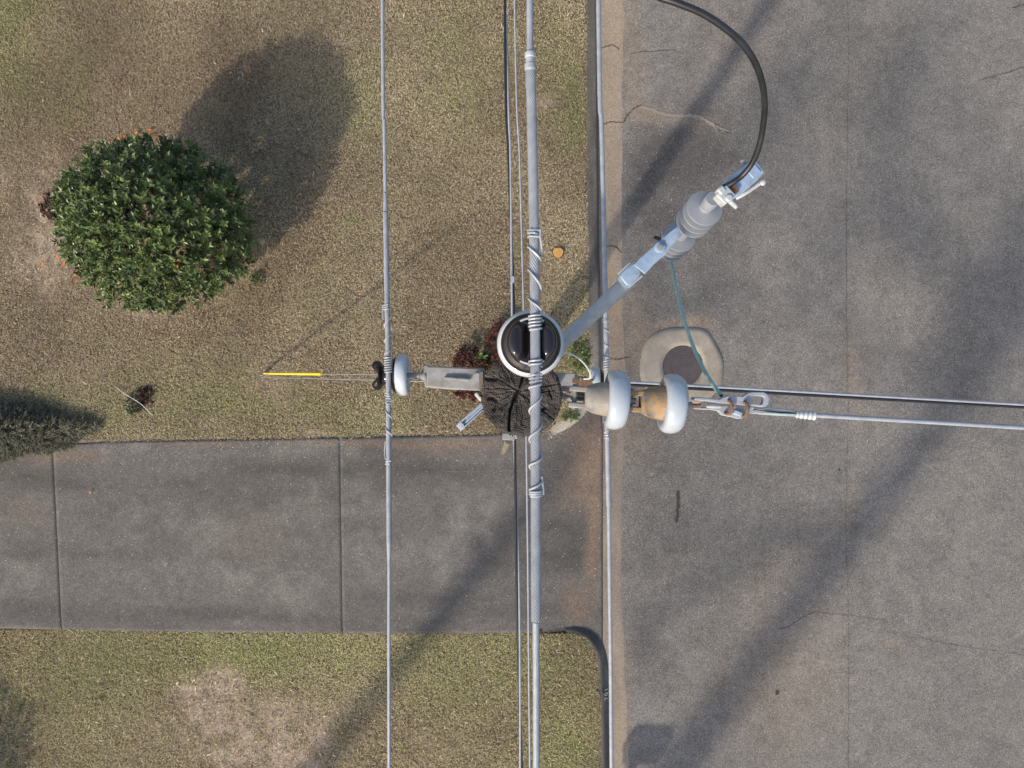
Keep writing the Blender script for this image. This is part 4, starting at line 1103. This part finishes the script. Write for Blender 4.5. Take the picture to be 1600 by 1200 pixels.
# right bracket
brk = thing('insulator_bracket', 'pale bracket stub right of the pole with a rusty end', 'bracket', P(875, 595, 3.0), 'insulator brackets on the pole')
q = MB(); q.prism([P(a, b, 2.62) for a, b in [(862, 582), (902, 583), (903, 594), (900, 606), (862, 607)]], .06); q.build('arm', M['bracket'], brk, bevel=.004)
q = MB(); q.prism([P(a, b, 2.66) for a, b in [(901, 590), (908, 588), (926, 592), (926, 608), (902, 608)]], .02); q.build('rusty_plate', M['rust'], brk, bevel=.002)
q = MB(); q.tube(smooth_path([P(906, 592, 2.64), P(914, 593.5, 2.75), P(926, 594, 3.22)], 5), .0065, 8); q.build('stud', M['galv_dull'], brk)
q = MB(); q.lathe([(0, 0), (.014, 0), (.014, .014), (0, .014)], P(899, 595, 2.61), (.2, 0, 1), 6); q.build('bolt', M['rust'], brk)

# ---------------------------------------------------------------- line conductors
def px_path(pts, n):
    """pts (px,py,D) -> dense 3D path"""
    w = smooth_path([P(*p) for p in pts], 30)
    L = np.concatenate([[0], np.cumsum(np.linalg.norm(np.diff(w, axis=0), axis=1))])
    s = np.linspace(0, L[-1], n)
    return np.stack([np.interp(s, L, w[:, k]) for k in range(3)], 1)
def sub_path(pts, pa, pb, step):
    """piece of the path between photo rows pa and pb (rows as seen at that depth)"""
    w = px_path(pts, 1500)
    py = 600-w[:, 1]*F/(H-w[:, 2])
    m = (py >= min(pa, pb)) & (py <= max(pa, pb)); w = w[m]
    L = np.concatenate([[0], np.cumsum(np.linalg.norm(np.diff(w, axis=0), axis=1))])
    s = np.arange(0, L[-1], step)
    return np.stack([np.interp(s, L, w[:, k]) for k in range(3)], 1)
def helix(pts, turns, rw, wire, mb_, rev=1):
    """turns: list of (row, angle in turns) control points; wire wound round the path"""
    w = px_path(pts, 2000); py = 600-w[:, 1]*F/(H-w[:, 2])
    o_ = np.argsort(py); py = py[o_]; w = w[o_]
    rows = np.array([a for a, b, *_ in turns], float); trn = np.array([b for a, b, *_ in turns], float)
    extra = np.array([t[2] if len(t) > 2 else 0 for t in turns])
    nn = int(max(24, abs(trn[-1]-trn[0])*16)); u = np.linspace(0, len(rows)-1, nn)
    r_ = np.interp(u, np.arange(len(rows)), rows); t_ = np.interp(u, np.arange(len(rows)), trn); e_ = np.interp(u, np.arange(len(rows)), extra)
    c = np.stack([np.interp(r_, py, w[:, k]) for k in range(3)], 1)
    a = 2*np.pi*t_*rev
    off = np.stack([np.cos(a), 0*a, np.sin(a)], 1)*(rw+e_)[:, None]
    mb_.tube(c+off, wire, 7)

# main line over the top insulator
ML = [(826.5, -1400, 1.50), (828, 0, 1.492), (829.2, 110, 1.490), (831.5, 220, 1.488), (834, 340, 1.487), (836, 500, 1.487), (836.5, 600, 1.487), (837, 800, 1.488), (837.5, 1000, 1.490), (838, 1200, 1.492), (840, 2600, 1.50)]
cm = thing('power_line', 'thick silver stranded line running over the top insulator', 'power line', P(836.5, 536, 1.487), 'overhead lines running along the street')
RA = .0112
q = MB(); q.tube(sub_path(ML, 108, 974, .003), RA, 108, lobes=12, depth=.36, pitch=-.105); q.build('armour_rod', M['alu'], cm)
q = MB(); q.tube(sub_path(ML, -1200, 112, .006), .0077, 42, lobes=7, depth=.2, pitch=-.09); q.build('conductor', M['alu'], cm)
q = MB(); q.tube(sub_path(ML, 970, 2400, .006), .0079, 42, lobes=7, depth=.2, pitch=-.09); q.build('conductor', M['alu'], cm)
slv = sub_path(ML, 80, 115, .002); ls = np.linspace(0, 1, len(slv))
q = MB(); q.tube(slv, .0108*(1+.11*np.sign(np.sin(ls*2*np.pi*2.5)))*np.interp(ls, [0, .06, .94, 1], [.85, 1, 1, .85]), 20); q.build('sleeve', M['tie'], cm)
q = MB(); rw = RA+.0022
helix(ML, [(357, 0, .001), (372, 3.0, .001), (388, 3.6), (404, 3.9), (424, 4.6), (452, 5.0), (468, 5.55), (487, 6.0)], rw, .0024, q, -1)
helix(ML, [(360, -.1, .004), (375, -.12, .0045), (396, .0, .003), (408, .3)], rw, .0022, q, -1)
helix(ML, [(492, 0), (512, 3.9), (516, 4.4, .001)], rw, .0024, q, 1)
helix(ML, [(562, 0), (573, 2.0)], rw, .0024, q, 1)
helix(ML, [(584, 0), (600, 3.05), (607, 3.55), (621, 4.05), (640, 4.45), (666, 5.05), (686, 5.5), (716, 6.05), (728, 6.5), (752, 7.0), (765, 7.45)], rw, .0024, q, 1)
helix(ML, [(765, 0.45), (775, 3.4)], rw, .0025, q, 1)
helix(ML, [(745, .02, .0), (760, .03, .003), (773, .03, .004)], rw, .0024, q, 1)
# ends of the tie under the crown
zt = top_c[2]+.088
for sg, yc in ((1, 505), (-1, 563)):
    pth = [P(836-9, yc, 1.495)]
    for a in np.linspace(math.radians(100), math.radians(80), 4): pass
    arc = []
    for a in np.linspace(math.radians(60), math.radians(120), 9):
        arc.append((top_c[0]+.052*math.cos(a), top_c[1]+sg*.050*math.sin(a)*1.0, zt+.035))
    q.tube(smooth_path(arc, 3), .0024, 7)
q.build('tie_wire', M['tie'], cm)

# left line
LL = [(590, -1600, 2.53), (597.5, 0, 2.50), (600.5, 200, 2.495), (603.5, 400, 2.49), (606.5, 560, 2.487), (607, 610, 2.487), (607.5, 750, 2.49), (608, 900, 2.495), (608, 1200, 2.50), (612, 2800, 2.53)]
cl_ = thing('power_line', 'silver line tied to the left bracket insulator', 'power line', P(606.7, 586, 2.487), 'overhead lines running along the street')
RS = .0098
q = MB(); q.tube(sub_path(LL, 330, 850, .004), RS, 84, lobes=12, depth=.28, pitch=-.10); q.build('armour_rod', M['alu'], cl_)
tp = sub_path(LL, 845, 885, .006); q = MB(); q.tube(tp, np.linspace(RS*.98, .0066, len(tp)), 14); q.build('rod_end', M['alu'], cl_)
q = MB(); tp = sub_path(LL, 300, 334, .006); q.tube(tp, np.linspace(.0068, RS*.98, len(tp)), 14); q.build('rod_end', M['alu'], cl_)
q = MB(); q.tube(sub_path(LL, -1500, 304, .012), .0068, 21, lobes=7, depth=.12, pitch=-.12); q.build('conductor', M['alu'], cl_)
q = MB(); q.tube(sub_path(LL, 882, 2700, .012), .0066, 21, lobes=7, depth=.12, pitch=-.12); q.build('conductor', M['alu'], cl_)
q = MB(); rw = RS+.002
helix(LL, [(476, .0, .002), (484, 2.5, .002), (494, 3.0), (511, 3.5), (521, 4.0), (534, 4.5), (546, 5.0), (555, 5.5)], rw, .0022, q, 1)
helix(LL, [(477, .5, .005), (488, .5, .006), (500, .45, .003)], rw, .0022, q, 1)
helix(LL, [(558, 0, .002), (582, 6.4, .002)], rw, .0024, q, 1)
helix(LL, [(612, 0, .001), (632, 5.2, .001), (640, 5.5), (654, 6.0), (667, 6.5), (681, 7.0), (692, 7.5)], rw, .0022, q, -1)
helix(LL, [(690, .5), (700, .52, .003), (712, .5, .003), (717, .4), (727, 3.0)], rw, .0022, q, 1)
q.build('tie_wire', M['tie'], cl_)

# right line (lower)
RL = [(920, -1400, 3.28), (935, 0, 3.225), (940, 200, 3.215), (944.5, 400, 3.21), (947.5, 560, 3.205), (948.2, 640, 3.205), (951, 790, 3.21), (953, 950, 3.215), (955.5, 1200, 3.225), (966, 2600, 3.28)]
cr = thing('power_line', 'lower silver line along the kerb passing under the bell insulators', 'power line', P(947.5, 598, 3.205), 'overhead lines running along the street')
q = MB(); q.tube(sub_path(RL, 420, 792, .008), .0122, 36, lobes=12, depth=.12, pitch=-.18); q.build('armour_rod', M['alu'], cr)
q = MB(); q.tube(sub_path(RL, -1300, 424, .014), .0112, 21, lobes=7, depth=.10, pitch=-.15); q.build('conductor', M['alu'], cr)
q = MB(); q.tube(sub_path(RL, 788, 2500, .014), .0098, 21, lobes=7, depth=.10, pitch=-.15); q.build('conductor', M['alu'], cr)
q = MB(); rw = .0122+.002
helix(RL, [(498, 0, .001), (504, 2.0, .001), (510, 2.4), (521, 3.0), (534, 3.5), (547, 4.0), (556, 4.5), (561, 5.0)], rw, .0022, q, -1)
helix(RL, [(563, 0), (577, 3.5)], rw, .0024, q, 1)
q.build('tie_wire', M['tie'], cr); q = MB()
helix(RL, [(640, 0), (656, .6), (668, 1.0), (677, 1.5), (687, 4.2, .002)], rw, .0024, q, 1)
q.build('tie_wire', M['tie'], cr)

# twisted communication cable and thin neutral below
def twin(label, pts, r1, r2, pitch, step, name='cable', group=None):
    t = thing(name, label, 'cable', P(*pts[len(pts)//2]), group)
    w = px_path(pts, 900); L = np.concatenate([[0], np.cumsum(np.linalg.norm(np.diff(w, axis=0), axis=1))])
    tn = np.gradient(w, axis=0); tn /= np.linalg.norm(tn, axis=1)[:, None]
    sd = np.cross(tn, [0, 0, 1.0]); sd /= np.linalg.norm(sd, axis=1)[:, None]; upv = np.cross(sd, tn)
    a = 2*np.pi*L/pitch
    o1 = -sd*np.cos(a)[:, None]+upv*np.sin(a)[:, None]
    q = MB(); q.tube((w+o1*r2*.95)[::step], r1, 10, lobes=0); q.build('messenger', M['alu'], t)
    q = MB(); q.tube((w-o1*r1*.95)[::step], r2, 10); q.build('insulated_core', M['black'], t)
    return t
VC = [(770, -1300, 4.6), (789, 0, 4.5), (796, 250, 4.5), (801.5, 480, 4.5), (802.5, 590, 4.5), (804, 690, 4.5), (807, 820, 4.5), (810.5, 1000, 4.5), (814, 1200, 4.5), (838, 2600, 4.6)]
twin('thin black and silver twisted cable along the street passing beneath the pole top', VC, .0075, .0085, 3.2, 2)
NL = [(786, -1300, 4.3), (804, 0, 4.2), (812, 250, 4.2), (818, 480, 4.2), (820.5, 600, 4.2), (822.5, 700, 4.2), (825, 900, 4.2), (828, 1200, 4.2), (845, 2600, 4.3)]
cn = thing('neutral_wire', 'very thin grey wire between the twisted cable and the thick line', 'wire', P(820, 590, 4.2))
q = MB(); q.tube(px_path(NL, 300), .0058, 10); q.build('strand', M['alu'], cn)
SC = [(845, 591.5, 4.0), (880, 593.5, 4.0), (1000, 600.3, 4.02), (1200, 611.5, 4.06), (1400, 623, 4.10), (1600, 634.3, 4.15), (2300, 674, 4.3), (4000, 770, 4.6)]
twin('black service cable with bare messenger crossing over the street to the right', SC, .0085, .0095, 60, 2, 'service_cable')
for (a, b, zz) in ((800.5, 437, 4.48),):
    q = MB(); q.box(P(a, b, zz), ((1, 0, 0), (0, 1, 0), (0, 0, 1)), (.012, .02, .012)); q.build('clip', M['galv'], bpy.data.objects['cable'])

# ---------------------------------------------------------------- dead-end bells and strain clamp
sdir = np.array([1.0, -.072, .0]); sdir /= np.linalg.norm(sdir)
DB = 1.93
bellp = local_thing('suspension_insulator', 'first bell insulator from the pole, with a grey-beige stained iron cap', 'insulator', 'bell insulators of the dead-end string')
q = MB(); q.lathe([(.0, .030), (.026, .030), (.032, .034), (.041, .050), (.046, .070), (.0485, .090), (.0495, .098), (.048, .104)], n=40); cap1 = q.build('cap', M['cap_grey'], bellp)
for s in (-1, 1):
    q = MB(); q.box((s*.023, 0, .015), ((1, 0, 0), (0, 1, 0), (0, 0, 1)), (.008, .020, .030)); q.build('clevis_ear', M['cap_grey'], bellp, bevel=.004)
q = MB(); q.tube([(-.036, 0, .002), (.036, 0, .002)], .007, 10); q.build('clevis_pin', M['galv_dull'], bellp)
q = MB(); q.lathe([(.040, .098), (.050, .0935), (.062, .0905), (.072, .091), (.079, .095), (.0835, .103), (.085, .113), (.0845, .124), (.081, .136), (.075, .1445), (.068, .149), (.062, .148), (.058, .140), (.050, .139), (.046, .148), (.040, .148), (.036, .138), (.016, .138), (0, .138)], n=64); q.build('shell', M['bell'], bellp)
q = MB(); q.tube([(0, 0, .135), (0, 0, .175)], .010, 10); q.build('pin', M['galv_dull'], bellp)
b1 = P(905, 620.5, DB)-sdir*.015; b2 = b1+sdir*.1585
place(bellp, b1, sdir)
bell2 = dup(bellp, 'second bell insulator in the string, with an orange rusty iron cap')
place(bell2, b2, sdir)
rcap = bpy.data.materials['rusty_iron_cap']
for ch in bell2.children:
    if ch.name.startswith('cap') or (ch.name.startswith('clevis_ear')):
        ch.data = ch.data.copy(); ch.data.materials[0] = rcap
# link to the pole: long eye
ey = thing('eye_link', 'grey steel eye link joining the bell insulators to the pole', 'link', P(878, 615, 2.0))
q = MB()
loop = [P(a, b, 1.97) for a, b in ((874, 609), (884, 607), (897, 613), (908, 617.5), (916, 621), (912, 624.5), (900, 624.5), (886, 621), (874, 616), (872, 612), (874, 609))]
q.tube(smooth_path(loop, 4), .0085, 9); q.build('eye', M['galv_dull'], ey)
q = MB(); q.prism([P(a, b, 1.95) for a, b in ((896, 606), (906, 609), (915, 611), (915, 616), (904, 616), (894, 611))], .014); q.build('tongue', M['galv_dull'], ey, bevel=.003)
q = MB(); q.tube(line3(P(860, 612, 2.0), P(878, 612, 1.99), 4), .012, 10); q.build('shank', M['galv_dull'], ey)

# strain clamp
DC = 1.93
def Z6(a, b, D=DC): return P(1070+a/7.27, 590+b/7.27, D)
sc = thing('strain_clamp', 'silver strain clamp with two rusty bolts gripping the line end', 'clamp', Z6(560, 330))
up_ = [(95, 222), (200, 226), (330, 240), (400, 247), (440, 222), (500, 203), (560, 206), (660, 213), (690, 200), (725, 175), (765, 162), (900, 163), (945, 185), (970, 240), (955, 300), (930, 328), (880, 336), (730, 321), (560, 301), (370, 290), (300, 276), (95, 254)]
hole = [(762, 216), (830, 208), (898, 216), (905, 240), (890, 296), (870, 304), (770, 294), (748, 280)]
q = MB(); q.prism([Z6(a, b, 1.915) for a, b in up_[8:18]+[(690, 316), (660, 300)]], .022, [Z6(a, b, 1.915) for a, b in hole]); q.prism([Z6(a, b, 1.9155) for a, b in up_[:9]+[(690, 200), (700, 318)]+up_[18:]], .0225); q.build('keeper', M['alu'], sc, bevel=.0035)
lo_ = [(110, 338), (250, 340), (380, 342), (410, 318), (560, 318), (720, 330), (735, 400), (690, 440), (650, 466), (600, 470), (560, 456), (430, 430), (385, 384), (300, 368), (110, 360)]
q = MB(); q.prism([Z6(a, b, 1.935) for a, b in lo_], .024); q.build('body', M['alu'], sc, bevel=.004)
for pth in ([(495, 262, 1.925), (512, 262, 1.905), (532, 310, 1.90), (538, 360, 1.90), (520, 400, 1.905), (485, 414, 1.915), (462, 400, 1.935)], [(675, 280, 1.925), (692, 282, 1.905), (712, 325, 1.90), (712, 370, 1.90), (700, 412, 1.905), (676, 440, 1.915), (664, 436, 1.935)]):
    q = MB(); q.tube(smooth_path([Z6(*t) for t in pth], 5), .0050, 9); q.build('bolt', M['rust'], sc)
q = MB(); q.tube(line3(Z6(245, 325, 1.92), Z6(410, 332, 1.918), 4), [.004, .006, .006, .004], 10); q.build('cotter', M['tie'], sc)
q = MB(); q.tube(line3(Z6(90, 318), Z6(180, 321), 4), .006, 10); q.build('clevis_pin', M['rust'], sc)
q = MB(); q.box(Z6(600, 405, 1.93), ((1, -.4, 0), (.4, 1, 0), (0, 0, 1)), (.012, .006, .008)); q.build('rib', M['galv'], sc, bevel=.002)

# side conductor to the right
sl = thing('tap_line', 'silver stranded line leaving the strain clamp over the street', 'power line', Z6(1380, 420))
q = MB()
ends = [(1270, 412), (1270, 418), (1268, 424), (1266, 406)]
for k, (st_, md, en) in enumerate((((735, 340), (900, 352), (1230, 385)), ((735, 352), (880, 372), (1240, 396)), ((740, 372), (900, 402), (1262, 418)), ((735, 392), (900, 408), (1262, 428)))):
    q.tube(smooth_path([Z6(*st_, 1.925), Z6(*md, 1.925+.003*k), Z6(*en, 1.925)], 8), .0042, 7)
q.build('loose_strands', M['alu'], sl)
q = MB(); q.tube(smooth_path([Z6(780, 362, 1.918), Z6(960, 385, 1.918), Z6(1262, 412, 1.92)], 8), .0018, 7); q.build('dark_strand', M['black'], sl)
q = MB(); q.tube(smooth_path([Z6(900, 400, 1.917), Z6(1060, 412, 1.916), Z6(1262, 420, 1.918)], 8), .0022, 7); q.build('green_strand', M['patina'], sl)
cps = line3(Z6(1258, 418), Z6(1482, 432), 40); tcp = np.linspace(0, 1, 40)
q = MB(); q.tube(cps, .0115*(1+.10*np.sin(tcp*2*np.pi*4.5))*np.interp(tcp, [0, .1, .3, .97, 1], [.75, .9, 1, 1.12, .95]), 18); q.build('sleeve', M['tinned'], sl)
SLp = [(1272, 648.8, 1.93), (1350, 653.3, 1.935), (1450, 659.2, 1.94), (1600, 668.2, 1.955), (2400, 716, 2.05), (4500, 840, 2.4)]
q = MB(); w = px_path(SLp, 900); q.tube(w, .0066, 28, lobes=7, depth=.14, pitch=-.11); q.build('conductor', M['alu'], sl)

# ---------------------------------------------------------------- fuse cutout on its grey arm
fcx = thing('fuse_cutout', 'grey polymer fuse cutout with stacked sheds and blue-grey hood at the arm end', 'fuse cutout', P(1064, 360, 2.12))
Lp = P(1046, 388, 2.30); Up = P(1112, 313, 1.955); axd = Up-Lp; Lc = np.linalg.norm(axd); axd /= Lc
def sheds(zs, R):
    pr = [(.0, zs[0]-.02), (.018, zs[0]-.02), (.019, zs[0]-.006)]
    for z in zs:
        pr += [(.021, z-.005), (.030, z-.001), (R*.92, z-.002), (R*.945, z-.0060), (R*.985, z-.0065), (R, z-.0045), (R*.99, z-.0005), (.034, z+.0035), (.021, z+.007)]
    pr += [(.019, zs[-1]+.02), (.0, zs[-1]+.02)]
    return pr
q = MB(); q.lathe(sheds([.018, .046, .074, .102], .052), Lp, axd, 48); q.build('lower_insulator', M['polymer'], fcx)
us = [Lc-.136, Lc-.107, Lc-.078, Lc-.049]
q = MB(); q.lathe(sheds(us, .054), Lp, axd, 48); q.build('upper_insulator', M['polymer'], fcx)
q = MB(); q.lathe([(.0, 0), (.020, 0), (.0205, .004), (.0205, Lc-.22-.0)], Lp+axd*.10, axd, 20); q.build('core', M['polymer'], fcx)
q = MB(); q.lathe([(.022, -.035), (.0225, -.004), (.021, .0), (0, .0005)], Up+axd*.012, axd, 28); q.build('end_cap', M['polymer'], fcx)
q = MB(); q.lathe([(0, -.012), (.017, -.012), (.017, 0.0), (.012, .016), (0, .016)], Lp, axd, 12); q.build('lower_fitting', M['galv_dull'], fcx)
q = MB(); q.tube(line3(P(1041, 377, 2.24), P(1022, 370, 2.24), 4), .006, 8); q.build('lower_contact', M['black'], fcx)
# middle mounting blade, clamp and ferrule
bd = np.array([.735, .678, 0.0]); bs = np.array([-.678, .735, 0])
q = MB(); q.prism([P(a, b, 2.10) for a, b in ((991, 414), (1000, 403), (1012, 393), (1028, 379), (1046, 363), (1056, 355), (1064, 353), (1069, 358), (1067, 366), (1056, 377), (1044, 392), (1040, 398), (1022, 413), (1008, 428))], .010); q.build('mounting_blade', M['sky_tint_galv'], fcx, bevel=.002)
q = MB(); q.lathe([(.0175, 0), (.0175, .004), (.013, .006), (0, .006)], P(1031, 387, 2.098), (0, 0, 1), 24); q.build('washer', M['sky_tint_galv'], fcx)
q = MB(); q.lathe([(.0095, 0), (.0095, .008), (0, .009)], P(1031, 387, 2.092), (0, 0, 1), 6); q.build('bolt', M['galv_dull'], fcx)
q = MB(); q.tube(line3(P(1062, 360, 2.10), Lp+axd*(Lc*.48), 4), .014, 12); q.build('clamp_band', M['sky_tint_galv'], fcx)
# upper contact hood
hz = 1.875
q = MB(); q.prism([P(a, b, hz) for a, b in ((1124, 290.5), (1147, 271), (1171, 252.5), (1182, 251), (1189, 259), (1195.5, 269), (1180, 285), (1158, 304), (1144, 310.5), (1134, 303))], .026); q.build('hood', M['sky_tint_galv'], fcx, bevel=.004)
q = MB(); q.prism([P(a, b, hz-.0045) for a, b in ((1164, 264), (1172, 257.5), (1180, 256), (1190, 268), (1178, 279))], .004); q.build('hood_ridge', M['sky_tint_galv'], fcx, bevel=.0018)
q = MB(); q.tube(smooth_path([P(1150, 310, 1.90), P(1165, 302, 1.89), P(1186, 287.5, 1.885)], 5), .0055, 9)
q.lathe([(0, -.008), (.006, -.006), (.0085, 0), (.006, .006), (0, .008)], P(1192, 285.5, 1.88), (0, 0, 1), 12); q.build('guide_hook', M['tinned'], fcx)
q = MB(); q.tube(line3(P(1138, 311, 1.92), P(1151, 324, 1.93), 4), [.008, .008, .0075, .006], 10); q.build('guide_horn', M['tinned'], fcx)
q = MB(); q.tube(line3(P(1163, 262, 1.90), P(1160.5, 250.5, 1.90), 4), [.006, .006, .008, .007], 9); q.build('guide_horn', M['galv_dull'], fcx)
q = MB(); cpt = P(1131, 307, 1.865)
q.box(cpt, (bd, bs, (0, 0, 1)), (.020, .019, .020)); q.box(cpt+np.array([-.012, .012, .008]), (bd, bs, (0, 0, 1)), (.010, .010, .016)); q.lathe([(0, 0), (.012, 0), (.012, .012), (0, .012)], cpt+np.array([.008, -.010, .014]), (0, 0, 1), 6); q.build('terminal', M['tinned'], fcx, bevel=.004)
q = MB(); q.box(P(1147, 296.5, 1.866), (bd, bs, (0, 0, 1)), (.007, .012, .008)); q.build('contact', M['copper'], fcx, bevel=.002)
# arm
arm = thing('cutout_arm', 'grey fibreglass arm reaching from the pole to the fuse cutout', 'arm', P(862, 550, 2.32))
a0, a1 = P(850, 562, 2.30), P(984, 437, 2.20)
q = MB(); q.tube(line3(a0, a1, 12), .0245, 24); q.build('rod', M['fibre'], arm)
q = MB(); q.prism([P(a, b, 2.125) for a, b in ((967, 431), (982, 415), (991, 409), (1003, 424), (1001, 430), (986, 446), (979, 447))], .055); q.build('ferrule', M['sky_tint_galv'], arm, bevel=.006)
q = MB(); q.tube(line3(P(966, 428, 2.14), P(985, 411.5, 2.14), 4), .0045, 8); q.tube(line3(P(982, 449, 2.14), P(1003, 431, 2.14), 4), .0035, 8); q.build('strap_edge', M['tinned'], arm)
# far end of the mounting: galvanised channel sticking out lower left of the pole
chn = thing('mounting_channel', 'light blue-grey steel channel poking out lower left of the pole', 'bracket', P(757, 633, 2.25))
ca, cb = P(763, 627, 2.26), P(716.5, 669, 2.26); cd = (cb-ca)/np.linalg.norm(cb-ca); cs_ = np.array([-cd[1], cd[0], 0]); cc_ = (ca+cb)/2; cl2 = np.linalg.norm(cb-ca)/2
q = MB(); q.box(cc_, (cd, cs_, (0, 0, 1)), (cl2, .0118, .002)); q.box(cc_+cs_*.0100+np.array([0, 0, .008]), (cd, cs_, (0, 0, 1)), (cl2, .0020, .0065)); q.box(cc_-cs_*.0100+np.array([0, 0, .008]), (cd, cs_, (0, 0, 1)), (cl2, .0020, .0065)); q.box(cc_+cs_*.002+np.array([0, 0, .004]), (cd, cs_, (0, 0, 1)), (cl2, .0035, .0025)); q.build('channel', M['galv'], chn, bevel=.0015)
q = MB(); q.lathe([(0, 0), (.011, 0), (.011, .012), (0, .013)], cb-cd*.012+np.array([0, 0, .002]), (0, 0, 1), 6); q.build('end_bolt', M['tie'], chn)
q = MB(); q.box(P(748, 620, 2.22), (cd, cs_, (0, 0, 1)), (.006, .016, .006)); q.build('nut', M['tinned'], chn, bevel=.003)

# black jumper cable
jp = [(1129, 293, 1.858), (1138, 289, 1.852), (1147, 284, 1.845), (1160, 274, 1.835), (1174, 257, 1.81), (1185, 232, 1.77), (1192, 200, 1.72), (1195, 165, 1.66), (1191, 130, 1.60), (1180, 98, 1.55), (1160, 68, 1.51), (1132, 43, 1.48), (1098, 21, 1.46), (1060, 5, 1.45), (1015, -12, 1.45), (940, -60, 1.45), (880, -120, 1.46), (842, -200, 1.48), (830, -260, 1.485)]
jc = thing('jumper_cable', 'black insulated jumper cable looping from the fuse cutout', 'cable', P(*jp[0]))
q = MB(); q.tube(smooth_path([P(*t) for t in jp], 8), .0076, 14); q.build('cable', M['black'], jc)
q = MB(); q.tube(line3(P(1128.5, 294, 1.858), P(1127, 303, 1.862), 4), .003, 7); q.build('bare_tip', M['galv_dull'], jc)
# green lead
gl = [(1046, 396, 2.30), (1048, 408, 2.29), (1053, 432, 2.26), (1060, 465, 2.22), (1069, 500, 2.17), (1080, 533, 2.12), (1094, 566, 2.06), (1110, 595, 2.0), (1127, 618, 1.95)]
gw = thing('lead_wire', 'pale green lead wire dropping from the cutout to the strain clamp', 'wire', P(*gl[0]))
q = MB(); q.tube(smooth_path([P(*t) for t in gl], 8), np.linspace(.0056, .0062, 65), 10); q.build('wire', M['patina'], gw)
q = MB(); q.tube(line3(P(1126.6, 617.5, 1.95), P(1129, 621, 1.945), 3), .0045, 8); q.build('cut_end', M['black'], gw)
# white arc wire
aw = thing('bonding_wire', 'thin whitish wire arching from the pole to the right bracket', 'wire', P(876, 551, 2.4))
q = MB(); q.tube(smooth_path([P(*t) for t in ((862, 556, 2.45), (876, 551.5, 2.42), (891, 553, 2.42), (905, 560.5, 2.45), (916, 572, 2.5), (922.5, 584, 2.58), (922, 591, 2.64), (912, 592, 2.66))], 6), .0034, 8); q.build('wire', M['white_wire'], aw)

# low spool bracket on the street side of the pole
lb = thing('cable_bracket', 'small grey bracket with a brown peg just below the pole top', 'bracket', P(797, 683, 3.0))
q = MB(); q.box(P(795, 682, 2.78), ((1, -.08, 0), (.08, 1, 0), (0, 0, 1)), (.026, .014, .02)); q.box(P(797, 668, 2.80), ((1, 0, 0), (0, 1, 0), (0, 0, 1)), (.012, .035, .015)); q.build('plate', M['galv_dull'], lb, bevel=.003)
q = MB(); q.tube(line3(P(794.5, 688, 2.82), P(787, 706.5, 3.05), 6), [.0155, .0155, .015, .0145, .014, .0135], 14); q.build('peg', M['peg'], lb)
q = MB(); q.box(P(803.5, 682, 4.30), ((1, 0, 0), (0, 1, 0), (0, 0, 1)), (.016, .014, .014)); q.box(P(804.5, 676, 4.32), ((1, 0, 0), (0, 1, 0), (0, 0, 1)), (.010, .03, .008)); 
kc = thing('cable_clamp', 'small blue-grey clamp gripping the twisted cable by the pole', 'clamp', P(803.5, 682, 4.3)); q.build('body', M['galv'], kc, bevel=.003)

# ---------------------------------------------------------------- guy wires
anc = np.array([gx(408), gy(586), 0.0])
g1b = np.array([-.09, gy(585)*0+.07, 5.2]); g1a = np.array([gx(412), gy(583.5), .05])
gd = (g1b-g1a)/np.linalg.norm(g1b-g1a)
gu1 = thing('guy_wire', 'thin guy wire from the lawn anchor through the yellow guard to the pole', 'guy wire', g1a, 'guy wires left of the pole')
q = MB(); q.tube(line3(g1a, g1b, 8), .0055, 8); q.build('strand', M['galv_dull'], gu1)
g2a = np.array([gx(410), gy(589.5), .05]); g2b = np.array([-.09, .005, 7.9])
gu2 = thing('guy_wire', 'second thin guy wire just below the yellow guard, running to the pole', 'guy wire', g2a, 'guy wires left of the pole')
q = MB(); q.tube(line3(g2a, g2b, 8), .0050, 8); q.build('strand', M['galv_dull'], gu2)
gg = thing('guy_guard', 'bright yellow plastic guy wire guard standing in the lawn', 'guy guard', g1a)
q = MB(); gpa, gpb = g1a+gd*.08, g1a+gd*2.45
w = line3(gpa, gpb, 20); rad = np.linspace(.016, .020, 20)
q.tube(w, rad, 14); q.build('sleeve', M['yellow'], gg)
q = MB(); q.tube(line3(gpb-gd*.02, gpb+gd*.015, 4), .022, 14); q.build('collar', M['yellow'], gg)
ar = thing('guy_anchor', 'steel anchor eye in the lawn at the foot of the guy wires', 'anchor', anc)
q = MB(); q.tube(line3(anc-gd*.15, anc+gd*.12, 4), .012, 8); q.build('rod', M['galv_dull'], ar)
q = MB(); lo2 = [anc+gd*.12+np.array([0, .03*math.cos(a), 0])+gd*.03*math.sin(a) for a in np.linspace(0, 2*np.pi, 13)]; q.tube(lo2, .006, 6); q.build('eye', M['galv_dull'], ar)

for o in bpy.data.objects:
    if '_world' in o: del o['_world']
